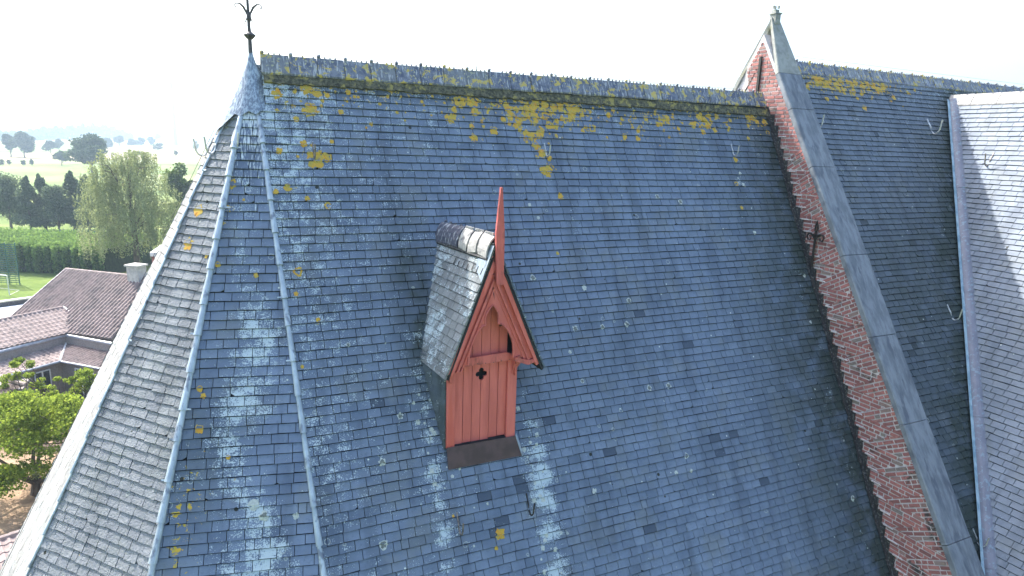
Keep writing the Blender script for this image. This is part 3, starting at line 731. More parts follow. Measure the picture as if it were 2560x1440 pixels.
a_o = an.build('wall_anchor', M['blackiron'], gab); a_o['label'] = 'black curled iron anchor on the brick gable'

# ------------------------------------------------------------------ dormer
dorm = empty('dormer', (3.64, 8.4, -4.42)); dorm.parent = church; dorm.location = Vector((3.64, 8.4, -4.42))-Vector(church.location)
dorm['label'] = 'red painted wooden dormer with a slated gable roof'
YF = 8.38; ZB = -4.42; ZT = -3.12; XL, XR_ = 3.07, 4.19
def zroof(y): return APX[2]-(YR-y)*math.tan(PA)
def yroof(z): return YR-(APX[2]-z)/math.tan(PA)
# cheeks
for nm, x0, x1 in (('cheek', XL, 2.93), ('cheek', XR_, 4.12)):
    b = MB(); yb1 = yroof(ZT+.25)+.1
    b.prism([(x0, YF+.01, ZB-.05), (x0, YF+.01, ZT), (x1, yb1, ZT+.1), (x1+.0, yroof(-3.6)+.1, -3.6)], (.03 if x0 == XL else -.03, 0, 0))
    b.build('cheek', M['slate_nave'], dorm)
# cheek slates on the left
plK = Plane((XL-.012, YF, ZT), _n((2.90-XL, yroof(ZT)-YF, 0)), (0, 0, -1)); plK.n = -abs(plK.n[0])*0+np.array([-1, -.1, 0])
lenk = yroof(ZT)-YF
slates('cheek_slates', plK, [(0, 0), (lenk+.05, 0), (.02, 1.32), (0, 1.32)], M['slate_nave'], dorm, lambda u, v: (.3, .0, .5, .0), seed=31)
# frame posts, door planks
def boxp(b, x0, x1, y0, y1, z0, z1, mi=0): b.box(((x0+x1)/2, (y0+y1)/2, (z0+z1)/2), (x1-x0, y1-y0, z1-z0), mi=mi)
for x0, x1 in ((XL, XL+.125), (XR_-.15, XR_)):
    b = MB(); boxp(b, x0, x1, YF-.035, YF+.06, ZB, ZT+.02); b.build('door_post', M['red'], dorm)
door = MB(); xa, xb = XL+.125, XR_-.15; n = 6; wdd = (xb-xa)/n
qx, qz, ql = 3.625, -3.34, .10
q_pts = []
def quat_hole():
    pts = []
    r = .042; a = .055
    for k, (cx_, cz_) in enumerate([(a, 0), (0, a), (-a, 0), (0, -a)]):
        base = k*math.pi/2
        for j in range(-4, 5):
            th = base+j*math.pi/2/4*1.0
            pts.append((qx+cx_+r*math.cos(th), qz+cz_+r*math.sin(th)))
    return pts
def ztp(x0, x1): return min(-2.2, -1.75-2.35*max(abs(x0-3.66), abs(x1-3.66)))
for i in range(n):
    pb = MB(); x0 = xa+i*wdd+.004; x1 = xa+(i+1)*wdd-.004; yj = YF+.012+random.uniform(0, .004)
    if x0 < qx+.11 and x1 > qx-.11:            # planks with the quatrefoil cut-out, built as strips
        N = 46; zs = [ZB+.02, qz-.11]+[qz-.11+.22*t/N for t in range(1, N+1)]+[ztp(x0, x1)]
        def inside(x, z):
            return any((x-qx-c[0])**2+(z-qz-c[1])**2 < .041**2 for c in ((.052, 0), (-.052, 0), (0, .056), (0, -.056))) or (abs(x-qx) < .026 and abs(z-qz) < .026)
        for a_, b_ in zip(zs[:-1], zs[1:]):
            zm = (a_+b_)/2
            xs = np.linspace(x0, x1, 60); xm = (xs[:-1]+xs[1:])/2
            free = [not inside(x, zm) for x in xm]
            st_ = None
            for j, fr in enumerate(free+[False]):
                if fr and st_ is None: st_ = xs[j]
                if not fr and st_ is not None:
                    boxp(pb, st_, xs[j], yj, yj+.03, a_, b_); st_ = None
    else: boxp(pb, x0, x1, yj, yj+.03, ZB+.02+.004*i, ztp(x0, x1))
    pb.build('door_plank', M['red'], dorm)
b = MB(); b.box((3.6, YF+.03, ZB-.03), (.9, .12, .1)); b.prism([(XL+.02, YF+.12, ZB), (XR_-.02, YF+.12, ZB), (XR_-.02, YF+.12, -2.9), (3.66, YF+.12, -1.7), (XL+.02, YF+.12, -2.9)], (0, .04, 0)); b.build('dark_interior', M['under'], dorm)
b = MB(); b.prism([(XL+.06, YF-.07, ZT-.01), (XL+.2, YF-.07, ZT+.075), (XR_-.2, YF-.07, ZT+.10), (XR_-.02, YF-.07, ZT+.03), (XR_-.02, YF-.07, ZT-.03), (XR_-.2, YF-.07, ZT-.03), (XL+.2, YF-.07, ZT-.05), (XL+.06, YF-.07, ZT-.08)], (0, .05, 0))
b.build('cross_beam', M['red_old'], dorm)
b = MB()
for px_, pz in ((3.62, -3.06), (3.60, -3.045), (3.645, -3.045)): b.box((px_, YF-.073, pz), (.022, .004, .05), mi=0)
# bargeboard plate with pointed trefoil opening
XK, ZK = 3.70, -1.50; YBG = 8.20; XTL, XTR, ZTI = 2.99, 4.50, -3.24
out = [(XK, ZK)]
opening = [(3.33, -3.10), (3.335, -2.98), (3.36, -2.84), (3.41, -2.71), (3.475, -2.60), (3.55, -2.535), (3.585, -2.53), (3.575, -2.46), (3.59, -2.38), (3.635, -2.30), (3.69, -2.24),
           (3.745, -2.30), (3.785, -2.38), (3.795, -2.46), (3.785, -2.52), (3.86, -2.55), (3.94, -2.63), (4.00, -2.74), (4.04, -2.86), (4.05, -2.98), (4.045, -3.08)]
outer = [(3.33, -3.12), (XTL+.10, -3.22), (XTL+.02, -3.16), (XK, ZK), (XTR-.06, -3.10), (XTR-.14, -3.17), (4.25, -3.10), (4.15, -3.04), (4.045, -3.08)]
# triangulated as a strip between opening and outer outline
def barge(y0, th):
    import mathutils
    poly = opening+[(4.12, -3.05), (4.25, -3.11), (XTR-.12, -3.17), (XTR-.05, -3.09), (XK, ZK), (XTL+.03, -3.16), (XTL+.10, -3.21), (3.2, -3.13)]
    tris = mathutils.geometry.tessellate_polygon([[Vector((x, 0, z)) for x, z in poly]])
    n = len(poly); b = MB(); V = [(x, y0, z) for x, z in poly]+[(x, y0+th, z) for x, z in poly]
    b.add(V, [tuple(t) for t in tris]+[tuple(n+k for k in t[::-1]) for t in tris]+[(i, (i+1) % n, n+(i+1) % n, n+i) for i in range(n)])
    return b
bb = barge(YBG, .05); bo = bb.build('tracery_board', M['red'], dorm)
b = MB()   # moulded edge round the arch
b.tube([(x, YBG-.006, z) for x, z in opening], .014, 6); b.build('arch_moulding', M['red_old'], dorm)
# raking mouldings
for sg, tip in ((-1, XTL), (1, XTR)):
    for off, wd_, yy, mt in ((0, .07, -.055, 'red'), (.12, .035, -.03, 'red_old'), (.185, .02, -.015, 'red')):
        b = MB(); dz_ = off/math.cos(math.atan(abs(ZTI-ZK)/abs(tip-XK)))*1.0
        a_ = np.array([XK, 0, ZK-dz_]); e_ = np.array([tip-sg*0, 0, ZTI]); dirr = _n(e_-np.array([XK, 0, ZK])); ln = (abs(ZTI-ZK)-.05-dz_)/abs(dirr[2])
        pn = np.array([dirr[2], 0, -dirr[0]]); pn = pn if pn[2] < 0 else -pn
        A0 = a_; B0 = a_+dirr*ln
        b.prism([A0+np.array([0, YBG+yy, 0]), B0+np.array([0, YBG+yy, 0]), B0+pn*wd_+np.array([0, YBG+yy, 0]), A0+pn*wd_+np.array([0, YBG+yy, 0])], (0, .06, 0))
        b.build('bargeboard' if off == 0 else 'barge_moulding', M[mt], dorm)
# pendant / finial board
b = MB(); b.prism([(3.70, YBG-.07, -1.93), (3.80, YBG-.07, -1.93), (3.795, YBG-.07, -1.2), (3.745, YBG-.07, -.57), (3.72, YBG-.07, -.57), (3.665, YBG-.07, -1.2)], (0, -.045, 0))
b.build('finial_board', M['red_old'], dorm)
b = MB(); b.prism([(3.68, YBG-.004, -1.99), (3.71, YBG-.004, -1.985), (3.705, YBG-.004, -2.06), (3.715, YBG-.004, -2.17), (3.70, YBG-.004, -2.10), (3.69, YBG-.004, -2.06)], (0, -.003, 0)); b.build('split', M['under'], dorm)
# brackets
for sg, bx in ((-1, XL+.04), (1, XR_-.06)):
    b = MB(); b.prism([(bx-.03, YF-.03, -3.05), (bx-.03, YF-.22, -3.05), (bx-.03, YF-.20, -3.14), (bx-.03, YF-.10, -3.22), (bx-.03, YF-.03, -3.40)], (.06, 0, 0))
    b.prism([(bx, YF-.04, -3.06), (bx+sg*(.06 if sg < 0 else .20), YF-.04, -3.06), (bx+sg*(.05 if sg < 0 else .15), YF-.04, -3.15), (bx+sg*.04, YF-.04, -3.26), (bx, YF-.04, -3.40)], (0, -.05, 0))
    b.build('bracket', M['red_old'], dorm)
for i_ in range(9):
    b = MB(); b.box((XL+.06+i_*.13, YF-.072, ZT-.02+.01*math.sin(i_)), (.012, .006, .012)); b.build('nail', M['iron'], dorm)
# sill flashing
b = MB(); fy0 = yroof(-4.72)-.012
b.prism([(XL-.005, YF-.045, -4.405), (XR_+.005, YF-.045, -4.405), (XR_+.09, fy0-.01, -4.72), (XL+.0, fy0-.01, -4.72)], (0, -.012, .004)); b.build('sill_flashing', M['red_flash'], dorm)
b = MB(); b.prism([(XR_, YF-.05, -4.40), (XR_+.05, YF+.02, -4.40), (XR_+.12, fy0, -4.70), (XR_+.08, fy0-.02, -4.70)], (0, -.01, .01)); b.build('flashing_clip', M['zinc'], dorm)
# roof slopes of the dormer
RF = np.array([3.70, YBG-.06, -1.33]); RB = np.array([3.52, yroof(-1.33)+.05, -1.33])
EL = np.array([2.965, YBG-.06, -3.26]); ELb = np.array([2.86, yroof(-3.2), -3.23])
ER = np.array([4.555, YBG-.06, -3.28]); ERb = np.array([4.36, yroof(-3.25), -3.25])
plL = Plane(RF, RB-RF, EL-RF); plR = Plane(RF, RB-RF, ER-RF)
def fL(u, v): return (.5+.45*nz2(u, v, 1.5)+(.15 if u > .6 else -.1), .03, .12+.3*math.exp(-abs(v-1.9)/.2), 0)
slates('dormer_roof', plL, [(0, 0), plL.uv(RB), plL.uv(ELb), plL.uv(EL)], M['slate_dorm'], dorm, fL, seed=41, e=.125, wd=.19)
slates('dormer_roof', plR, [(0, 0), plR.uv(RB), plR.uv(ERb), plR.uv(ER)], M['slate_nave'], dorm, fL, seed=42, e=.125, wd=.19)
# sheet of pale lead at the top front corner
b = MB(); b.prism([plL.at(-.01, .05, .022), plL.at(.30, .05, .022), plL.at(.28, .42, .022), plL.at(.16, .50, .022), plL.at(-.01, .60, .022)], plL.n*.004); b.build('lead_sheet', M['zinc'], dorm)
for i in range(7):
    b = MB(); pu = .08+i*.14+random.uniform(-.02, .02); p = plL.at(pu, .40+.012*i*0+random.uniform(-.02, .02), .026)
    b.prism([p, p+plL.u*.016+plL.v*.01, p+plL.v*.11+plL.u*.03, p+plL.v*.09+plL.u*.012], plL.n*.004)
    b.build('slate_notch', M['under'], dorm)
b = MB(); b.prism([(4.06, YBG-.045, -3.06), (4.30, YBG-.045, -3.13), (4.43, YBG-.045, -3.10), (4.43, YBG-.045, -3.16), (4.28, YBG-.045, -3.20), (4.06, YBG-.045, -3.12)], (0, .16, 0)); b.build('soffit_board', M['red_old'], dorm)
# four ridge tiles, the rear one dark
ax = _n(RB-RF)
tl = [(.06, .30, 'ridge_dorm'), (.37, .29, 'ridge_dorm'), (.67, .29, 'ridge_dorm'), (.97, .85, 'ridge_dark')]
for i, (a_, l_, mt) in enumerate(tl):
    b = MB(); sdv = _n(np.cross(ax, [0, 0, 1])); upv = np.array([0, 0, 1.]); V = []; lean = random.uniform(-.02, .02)
    nn_ = 9
    for s_, rr in ((a_, .135), (a_+l_-.02, .125)):
        for r2 in (rr, rr-.028):
            for k in range(nn_):
                th = math.pi*(k/(nn_-1)); hh = .30*(abs(k-4)/4.0)**1.3
                V.append(RF+ax*s_+sdv*math.cos(th)*(r2+.05)*.75*(1 if abs(math.cos(th)) > .3 else .9)+upv*(r2-hh-.04+lean*(1 if s_ > a_ else -1)))
    f4 = lambda o1, o2: [(o1+k, o1+k+1, o2+k+1, o2+k) for k in range(nn_-1)]
    b.add(V, f4(0, 18)+f4(9, 27)+f4(0, 9)+f4(18, 27)+[(0, 9, 27, 18), (8, 17, 35, 26)])
    for k in range(4): b.box(RF+ax*(a_+l_*(k+.7)/4.6)+upv*.105, (.03, .035, .03), (sdv, ax, upv))
    b.build('ridge_tile', M[mt], dorm)
# mortar bed under the ridge tiles
b = MB(); b.tube([RF+ax*.03+np.array([-.11, 0, -.24]), RF+ax*1.7+np.array([-.11, 0, -.24])], .028, 6); b.build('mortar_bed', M['lead'], dorm)

# ------------------------------------------------------------------ roof hooks
def hook(pl, x, y, mat, size=1.0, label=None, drop=0.0, out=None):
    u, v = pl.px(x, y); p = pl.at(u, v, .015)
    hn = np.array([pl.n[0], pl.n[1], 0]); hn = _n(hn) if out is None else _n(out); z = np.array([0, 0, 1.])
    b = MB(); r = .0105*size
    pts = [p-pl.v*.10*size, p-pl.v*.02*size, p+pl.v*.05*size+hn*.01]
    c0 = pts[-1]
    for k in range(1, 9):
        th = math.pi*k/8
        pts.append(c0+hn*(.075*size*(1-math.cos(th)))+(-z)*(.075*size*math.sin(th)*1.1+.02*min(k, 8-k)/4*size))
    pts += [c0+hn*.155*size+z*.06*size, c0+hn*.165*size+z*.11*size]
    b.tube(pts, r, 7)
    b.box(p-pl.v*.07*size+pl.n*.006, (.018, .07, .005), (pl.u, pl.v, pl.n))
    o = b.build('roof_hook', mat, church)
    if label: o['label'] = label
hook(plA, 783, 372, M['steel_old']); hook(plA, 1362, 372, M['steel']); hook(plA, 1829, 372, M['steel'])
hook(plA, 1318, 1252, M['blackiron'], 1.15, 'dark roof hook beside the pale lichen streak'); hook(plA, 1144, 1300, M['steel_old'], 1.1)
hook(plC, 545, 356, M['steel'], 1.2); hook(plC, 538, 352, M['steel'], 1.3, out=(-1, .2, 0)) if False else hook(plD, 528, 362, M['steel'], 1.2)
hook(plC, 583, 345, M['steel'], 1.15, out=(.5, -1, 0))
hook(plN, 2030, 300, M['steel'], 1.5); hook(plN, 2322, 312, M['steel'], 1.6); hook(plN, 2372, 776, M['steel'], 1.3); hook(plN, 2436, 1337, M['steel'], 1.15)
hook(plT, 2480, 395, M['steel_old'], 1.4, out=(-1, 0, 0))
# lightning conductor wire
b = MB(); pts = []
for k in range(9):
    t = k/8; pts.append((APX[0]+.12+(XG-APX[0]-.3)*t, YR+.02, 1.33+.03*t-.03*math.sin(t*math.pi)))
b.tube(pts, .003, 4); b.tube([(XG+.8, YN, 2.22), (20, YN, 2.22), (31, YN, 2.22)], .003, 4)
for x in (1.9, 4.6, 6.2, 7.9): b.tube([(x, YR, 1.2), (x, YR, 1.36)], .006, 4)
b.build('lightning_wire', M['iron'], church)
b = MB(); d3 = hipdir(AZ[3]-18)
pts = [APX+np.array([-.1, 0, -.1])]+[APX+hipdir(88)*s_+np.array([-.06, .0, .03]) for s_ in (1.0, 3, 5, 7.5, 9, 11)]
b.tube(pts, .0035, 4)
b.build('lightning_wire', M['iron'], church)

# ------------------------------------------------------------------ ground, fields
def mat_ground(name, c1, c2, scale, c3=None, s3=.03, bumpd=0):
    m, t, b, o = newmat(name); q = NT(t); v = q.obj()
    c = q.mix(q.step(q.noise(v, scale, 5, .6), .35, .65), c1, c2)
    c = q.mix(q.math('MULTIPLY', q.step(q.noise(v, scale*9, 3, .6), .4, .7), .35), c, tuple(x*.6 for x in c1))
    if c3: c = q.mix(q.step(q.noise(v, s3, 3, .5), .5, .62), c, c3)
    t.links.new(c, b.inputs['Base Color']); b.inputs['Roughness'].default_value = .95; b.inputs['Specular IOR Level'].default_value = .1
    if bumpd: t.links.new(q.bump(q.noise(v, scale*5, 5, .7), 1, bumpd), b.inputs['Normal'])
    return m
gm = mat_ground('grass_ground', (.10, .15, .035), (.17, .22, .06), .08, (.20, .22, .07), .02)
lawn_m = mat_ground('lawn', (.10, .155, .03), (.155, .21, .05), .25, (.26, .28, .10), .06)
field_m = mat_ground('green_field', (.14, .20, .055), (.18, .24, .07), .02, (.22, .25, .10), .012)
straw_m = mat_ground('stubble_field', (.27, .22, .12), (.34, .28, .16), .02, (.22, .24, .10), .006)
dirt_m = mat_ground('bare_soil', (.26, .18, .12), (.40, .29, .20), .7, (.15, .11, .08), .35, .05)
def sheet_obj(name, pts, z, m, kind='structure'):
    V = [(p[0], p[1], z) for p in pts]
    o = mesh(name, V, [list(range(len(V)))], m); tag(o, kind=kind); return o
gs_ = MB(); NR = 24; rad = [0, 60, 300, 1200, 6000]; V = [(0, 0, GZ)]
for r_ in rad[1:]:
    for k in range(NR): V.append((r_*math.cos(2*math.pi*k/NR), r_*math.sin(2*math.pi*k/NR), GZ))
Fc = [(0, 1+k, 1+(k+1) % NR) for k in range(NR)]
for i in range(3): Fc += [(1+i*NR+k, 1+(i+1)*NR+k, 1+(i+1)*NR+(k+1) % NR, 1+i*NR+(k+1) % NR) for k in range(NR)]
g = mesh('ground', V, Fc, gm); g['kind'] = 'structure'
def fieldpx(name, pts, dz, m):                  # outline given on the ground
    return sheet_obj(name, [G(x, y) for x, y in pts], GZ+dz, m)
fieldpx('field', [(-500, 418), (260, 412), (900, 418), (900, 470), (300, 478), (-500, 480)], .02, field_m)
fieldpx('field', [(-700, 385), (250, 381), (700, 392), (900, 395), (900, 414), (250, 409), (-700, 413)], .06, straw_m)
fieldpx('field', [(240, 362), (700, 372), (700, 391), (260, 379)], .08, straw_m)
fieldpx('field', [(-600, 352), (300, 350), (900, 362), (900, 370), (300, 359), (-600, 364)], .12, straw_m)
fieldpx('field', [(-900, 366), (240, 364), (240, 378), (-900, 382)], .10, field_m)
fieldpx('lawn', [(-400, 690), (300, 700), (420, 760), (300, 800), (-400, 900)], .02, lawn_m)
fieldpx('lawn', [(-300, 572), (500, 560), (500, 640), (-300, 600)], .03, straw_m if False else lawn_m)
fieldpx('bare_ground', [(-300, 1020), (330, 1000), (330, 1120), (200, 1500), (-400, 1500)], .03, dirt_m)

# ------------------------------------------------------------------ vegetation
LM = {
 'green': mat_leaf('leaves', (.035, .065, .018), (.14, .20, .045)),
 'bright': mat_leaf('bright_leaves', (.07, .12, .02), (.34, .42, .08), .45),
 'willow': mat_leaf('willow_leaves', (.09, .12, .06), (.33, .37, .20), .4),
 'dark': mat_leaf('dark_leaves', (.055, .085, .055), (.19, .24, .14), .35),
 'hedge': mat_leaf('hedge_leaves', (.025, .075, .03), (.24, .36, .10), .35),
 'far': mat_leaf('far_leaves', (.03, .055, .03), (.09, .13, .06), .3)}
M['bark'] = mat_plain('bark', (.06, .045, .035), (.13, .10, .08), 5, .9, bumpd=.02, bscale=12, stretch=(1, 1, .3))
def leafmesh(name, P, S, m, parent, rs, droop=0.0, tone=None, aspect=1.0):
    n = len(P); a = rs.normal(size=(n, 3)); a /= np.linalg.norm(a, axis=1)[:, None]
    if droop: a = a*(1-droop)+np.array([0, 0, -1.])*droop; a /= np.linalg.norm(a, axis=1)[:, None]
    b = np.cross(a, rs.normal(size=(n, 3))); b /= np.linalg.norm(b, axis=1)[:, None]
    S = np.asarray(S)[:, None]*np.ones((n, 1)); A = a*S*aspect; B = b*S/aspect
    V = np.empty((n*4, 3)); V[0::4] = P-A*.5-B*.2; V[1::4] = P-A*.1+B*.5; V[2::4] = P+A*.5+B*.1; V[3::4] = P+A*.05-B*.5
    t = np.clip(tone if tone is not None else rs.normal(.5, .28, n), 0, 1)
    me = bpy.data.meshes.new(name); me.vertices.add(n*4); me.vertices.foreach_set('co', (V-np.array(world_loc(parent))).ravel())
    me.loops.add(n*4); me.loops.foreach_set('vertex_index', np.arange(n*4, dtype=np.int32))
    me.polygons.add(n); me.polygons.foreach_set('loop_start', np.arange(0, n*4, 4, dtype=np.int32)); me.polygons.foreach_set('loop_total', np.full(n, 4, np.int32))
    me.materials.append(m); at = me.attributes.new('tone', 'FLOAT', 'POINT'); at.data.foreach_set('value', np.repeat(t, 4).astype(np.float32))
    me.update(); me.validate(); o = bpy.data.objects.new(name, me); COL.objects.link(o); o.parent = parent; return o
def tree(name, base, h, wdt, kind, label, cat, n=2500, leaf=.3, group=None, shape='round', seed=1, trunk=.16, limbs=5, lobes=14):
    rs = np.random.RandomState(seed); base = np.array(base, float)
    t = empty(name, base, label, cat, group); r = wdt/2
    tb = MB(); th = h*trunk; tr = max(.08, h*.02)
    tb.tube([base, base+[rs.uniform(-.1, .1)*tr*5, 0, th*.6], base+[0, 0, th], base+[0, 0, h*.62]], [tr*1.5, tr*1.1, tr*.95, tr*.35], 7)
    C = []; RR = []
    if shape == 'cone':
        for k in range(lobes):
            f = (k+.5)/lobes; z = th+(h-th)*f; rr = r*(1-f)**.75*.8+.1*r
            a = rs.uniform(0, 6.28); k2 = rs.uniform(.5, .95); C.append(base+[math.cos(a)*rr*.55, math.sin(a)*rr*.55, z]); RR.append((rr*k2, rr*k2, (h-th)/lobes*2.2))
    else:
        for k in range(lobes):
            a = rs.uniform(0, 6.28); f = rs.uniform(0, 1)**.7; q_ = rs.uniform(.0, 1)
            zc = th+(h-th)*(.22+.62*q_); rad_ = r*.62*f*math.sqrt(max(.05, 1-(2*q_-.85)**2*.8))
            sz = r*rs.uniform(.28, .48)*(1 if lobes < 40 else .62); C.append(base+[math.cos(a)*rad_, math.sin(a)*rad_, zc]); RR.append((sz, sz, sz*.85*min(1.4, (h-th)/wdt)))
    for k in range(min(limbs, len(C))):
        c = C[k*len(C)//max(1, limbs)]; s_ = base+[0, 0, th*rs.uniform(.8, 1.4)]; tb.tube([s_, (s_+c)/2+[0, 0, -.05*h], c], [tr*.55, tr*.35, tr*.12], 5)
    tb.build('trunk', M['bark'], t)
    idx = rs.randint(0, len(C), n); C = np.array(C); RR = np.array(RR)
    d = rs.normal(size=(n, 3)); d /= np.linalg.norm(d, axis=1)[:, None]
    P = C[idx]+d*RR[idx]*(rs.uniform(.35, 1.0, (n, 1))**.5)*rs.uniform(.8, 1.12, (n, 1))
    tl = rs.normal(0, .15, len(C)); tone = .45+tl[idx]+rs.normal(0, .2, n)
    P[:, 2] = np.maximum(P[:, 2], base[2]+.15)
    leafmesh('crown', P, rs.uniform(.6, 1.3, n)*leaf, LM[kind], t, rs, tone=tone)
    return t
def size_at(base): return 1620.0/float((MW.T@np.array(base, float))[2])   # px per metre in the photo
def tpx(x, yb, yt, wpx, *a, **k):                # a tree whose foot stands at (x, yb) of the photo, top at yt, wpx wide
    b = G(x, yb); s = size_at(b)
    name, kind, label, cat = a
    return tree(name, b, (yb-yt)/s*1.02, wpx/s, kind, label, cat, **k)

# weeping birch by the church
def willow(base, h, wdt, label, seed=3, n=45000):
    rs = np.random.RandomState(seed); base = np.array(base, float); t = empty('weeping_tree', base, label, 'tree')
    tb = MB(); tb.tube([base, base+[.1, 0, h*.3], base+[-.1, 0, h*.62], base+[0, .1, h*.93]], [.38, .3, .17, .05], 8)
    P = []; tone = []
    for k in range(300):
        a = rs.uniform(0, 6.28); z0 = h*rs.uniform(.34, .98)
        q_ = (z0/h); rr = wdt/2*math.sqrt(max(.02, 1-((q_-.50)/.53)**2))*rs.uniform(.30, 1.02)
        c = base+np.array([math.cos(a)*rr, math.sin(a)*rr, z0])
        if k < 34: tb.tube([base+[0, 0, z0*.72], base+[math.cos(a)*rr*.6, math.sin(a)*rr*.6, z0*.98], c], [.07, .05, .015], 5)
        L_ = h*rs.uniform(.14, .34); m_ = n//300; f = rs.uniform(0, 1, m_); j = rs.randint(0, 7, m_)
        hang = rs.normal(0, .30, (7, 2))
        px_ = c[0]+hang[j, 0]+rs.normal(0, .06, m_); py_ = c[1]+hang[j, 1]+rs.normal(0, .06, m_)
        P.append(np.stack([px_, py_, np.maximum(base[2]+.4, c[2]+.25-f*L_*(.6+.4*(j/7)))], 1)); tone.append(rs.normal(.5+rs.normal(0, .12), .2, m_)+.05)
    tb.build('trunk', M['bark'], t)
    P = np.concatenate(P); leafmesh('crown', P, rs.uniform(.7, 1.3, len(P))*.15, LM['willow'], t, rs, droop=.55, tone=np.concatenate(tone), aspect=1.35)
b0 = G(345, 688); willow(b0, 308/size_at(b0), 232/size_at(b0), 'tall weeping grey green tree directly left of the church apse')
tpx(462, 600, 392, 90, 'broadleaf_tree', 'green', 'yellowish green tree half hidden between weeping tree and apse hip', 'tree', n=9000, leaf=.30, seed=8, lobes=22)
# row of spiky trees behind the hedge
for i, (x, yt, wv) in enumerate([(30, 432, 110), (80, 450, 84), (116, 446, 76), (150, 462, 80), (188, 440, 84), (224, 448, 76), (254, 462, 66)]):
    tpx(x, 578+(i % 2)*4, yt, wv, 'row_tree', 'dark', ['broad dark tree at the left edge behind the hedge', 'dark tree just right of the broad one at the left edge', 'dark pointed tree third from the left in the row behind the hedge', 'low dark tree in the middle of the row behind the hedge', 'tallest pointed dark tree in the right half of the row', 'thin dark tree between tallest pointed tree and weeping tree', 'small dark tree touching the weeping tree'][i], 'tree', n=11000, leaf=.24, group='trees in the row behind the hedge', shape='cone' if i not in (0, 3) else 'round', seed=40+i, trunk=.14, lobes=24)
# hedge
hd = empty('hedge', G(110, 690), 'long clipped green hedge between the lawn and the dark trees', 'hedge')
rs = np.random.RandomState(5); a_ = G(-160, 668); b_ = G(262, 692); nH = 30000
hv = _n(b_-a_); hn2 = np.array([-hv[1], hv[0], 0]); hn2 = hn2 if hn2[1] > 0 else -hn2
LH = np.linalg.norm(b_-a_); u_ = rs.uniform(0, LH, nH); face = rs.uniform(0, 1, nH)
HH = 3.5; top_ = face > .55
bul = .25*np.sin(u_*5.1)+.15*np.sin(u_*2.3+1)
dep = np.where(top_, rs.uniform(0, 9.5, nH), rs.uniform(-.3, .5, nH)-bul)
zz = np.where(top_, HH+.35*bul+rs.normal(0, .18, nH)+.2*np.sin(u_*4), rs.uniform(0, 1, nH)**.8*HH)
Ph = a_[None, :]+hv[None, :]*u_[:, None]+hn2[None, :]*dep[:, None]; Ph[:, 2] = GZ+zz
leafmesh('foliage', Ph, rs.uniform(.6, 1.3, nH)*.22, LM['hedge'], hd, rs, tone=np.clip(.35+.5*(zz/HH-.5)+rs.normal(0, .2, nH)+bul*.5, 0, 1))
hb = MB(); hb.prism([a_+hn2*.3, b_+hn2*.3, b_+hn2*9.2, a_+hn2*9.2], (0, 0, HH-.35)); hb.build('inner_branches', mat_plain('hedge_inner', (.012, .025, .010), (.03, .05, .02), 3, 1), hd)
# big solitary trees and far trees
tpx(232, 440, 338, 118, 'broadleaf_tree', 'far', 'large round tree alone in the green field', 'tree', n=9000, leaf=.75, seed=60, lobes=30, trunk=.2)
tpx(28, 392, 334, 44, 'field_tree', 'far', 'dark tree forming left half of a pair in the yellow field', 'tree', n=3500, leaf=1.1, seed=61, group='trees out in the fields')
tpx(62, 394, 328, 62, 'field_tree', 'far', 'larger dark domed tree of the pair at far left', 'tree', n=4500, leaf=1.2, seed=62, group='trees out in the fields')
tpx(128, 387, 352, 40, 'field_tree', 'far', 'small pale tree right of the dark pair', 'tree', n=2200, leaf=.9, seed=63, group='trees out in the fields')
tpx(148, 378, 347, 30, 'field_tree', 'far', 'small hazy tree just behind the small pale tree', 'tree', n=1500, leaf=1.0, seed=64, group='trees out in the fields')
tpx(155, 414, 376, 38, 'field_tree', 'far', 'bushy tree left of the large round tree', 'tree', n=2600, leaf=.6, seed=65, group='trees out in the fields')
tpx(398, 377, 357, 36, 'bush', 'far', 'round blue green bush in the stubble field', 'bush', n=1600, leaf=.7, seed=66, group='field bushes', trunk=.05)
tpx(440, 390, 376, 14, 'bush', 'far', 'tiny round bush right of the big field bush', 'bush', n=500, leaf=.5, seed=67, group='field bushes', trunk=.05)
tpx(324, 388, 373, 14, 'bush', 'far', 'tiny bush left of a low shrub in the stubble', 'bush', n=500, leaf=.5, seed=68, group='field bushes', trunk=.05)
tpx(348, 391, 377, 26, 'bush', 'far', 'low spreading shrub in the stubble field', 'bush', n=700, leaf=.5, seed=69, group='field bushes', trunk=.05)
tpx(490, 378, 352, 22, 'bush', 'far', 'bush partly hidden by the apse edge', 'bush', n=700, leaf=.7, seed=70, group='field bushes', trunk=.05)
for i, (x, s_) in enumerate([(5, 15), (23, 12), (58, 16), (80, 14)]):
    tpx(x, 414, 399 if i else 398, s_, 'bush', 'far', ['shrub at the photo left edge on the field ditch', 'narrow shrub second along the field ditch', 'wide low shrub third along the field ditch', 'last shrub of the four along the field ditch'][i], 'bush', n=500, leaf=.4, seed=80+i, group='shrubs along the field ditch', trunk=.04)
for i, (x, yb, yt, wv) in enumerate([(300, 368, 340, 34), (330, 367, 346, 30), (352, 366, 343, 32), (378, 365, 342, 26), (395, 352, 333, 18), (268, 372, 345, 40)]):
    tpx(x, yb, yt, wv, 'field_tree', 'far', ['first hazy tree right of the large round tree', 'low hazy tree second in the middle distance row', 'third hazy tree in the middle distance row', 'darkest hazy tree at the end of the row', 'small distant tree above the round field bush', 'hazy tree behind the shoulder of the large round tree'][i], 'tree', n=1800, leaf=1.3, seed=90+i, group='trees out in the fields', trunk=.08)
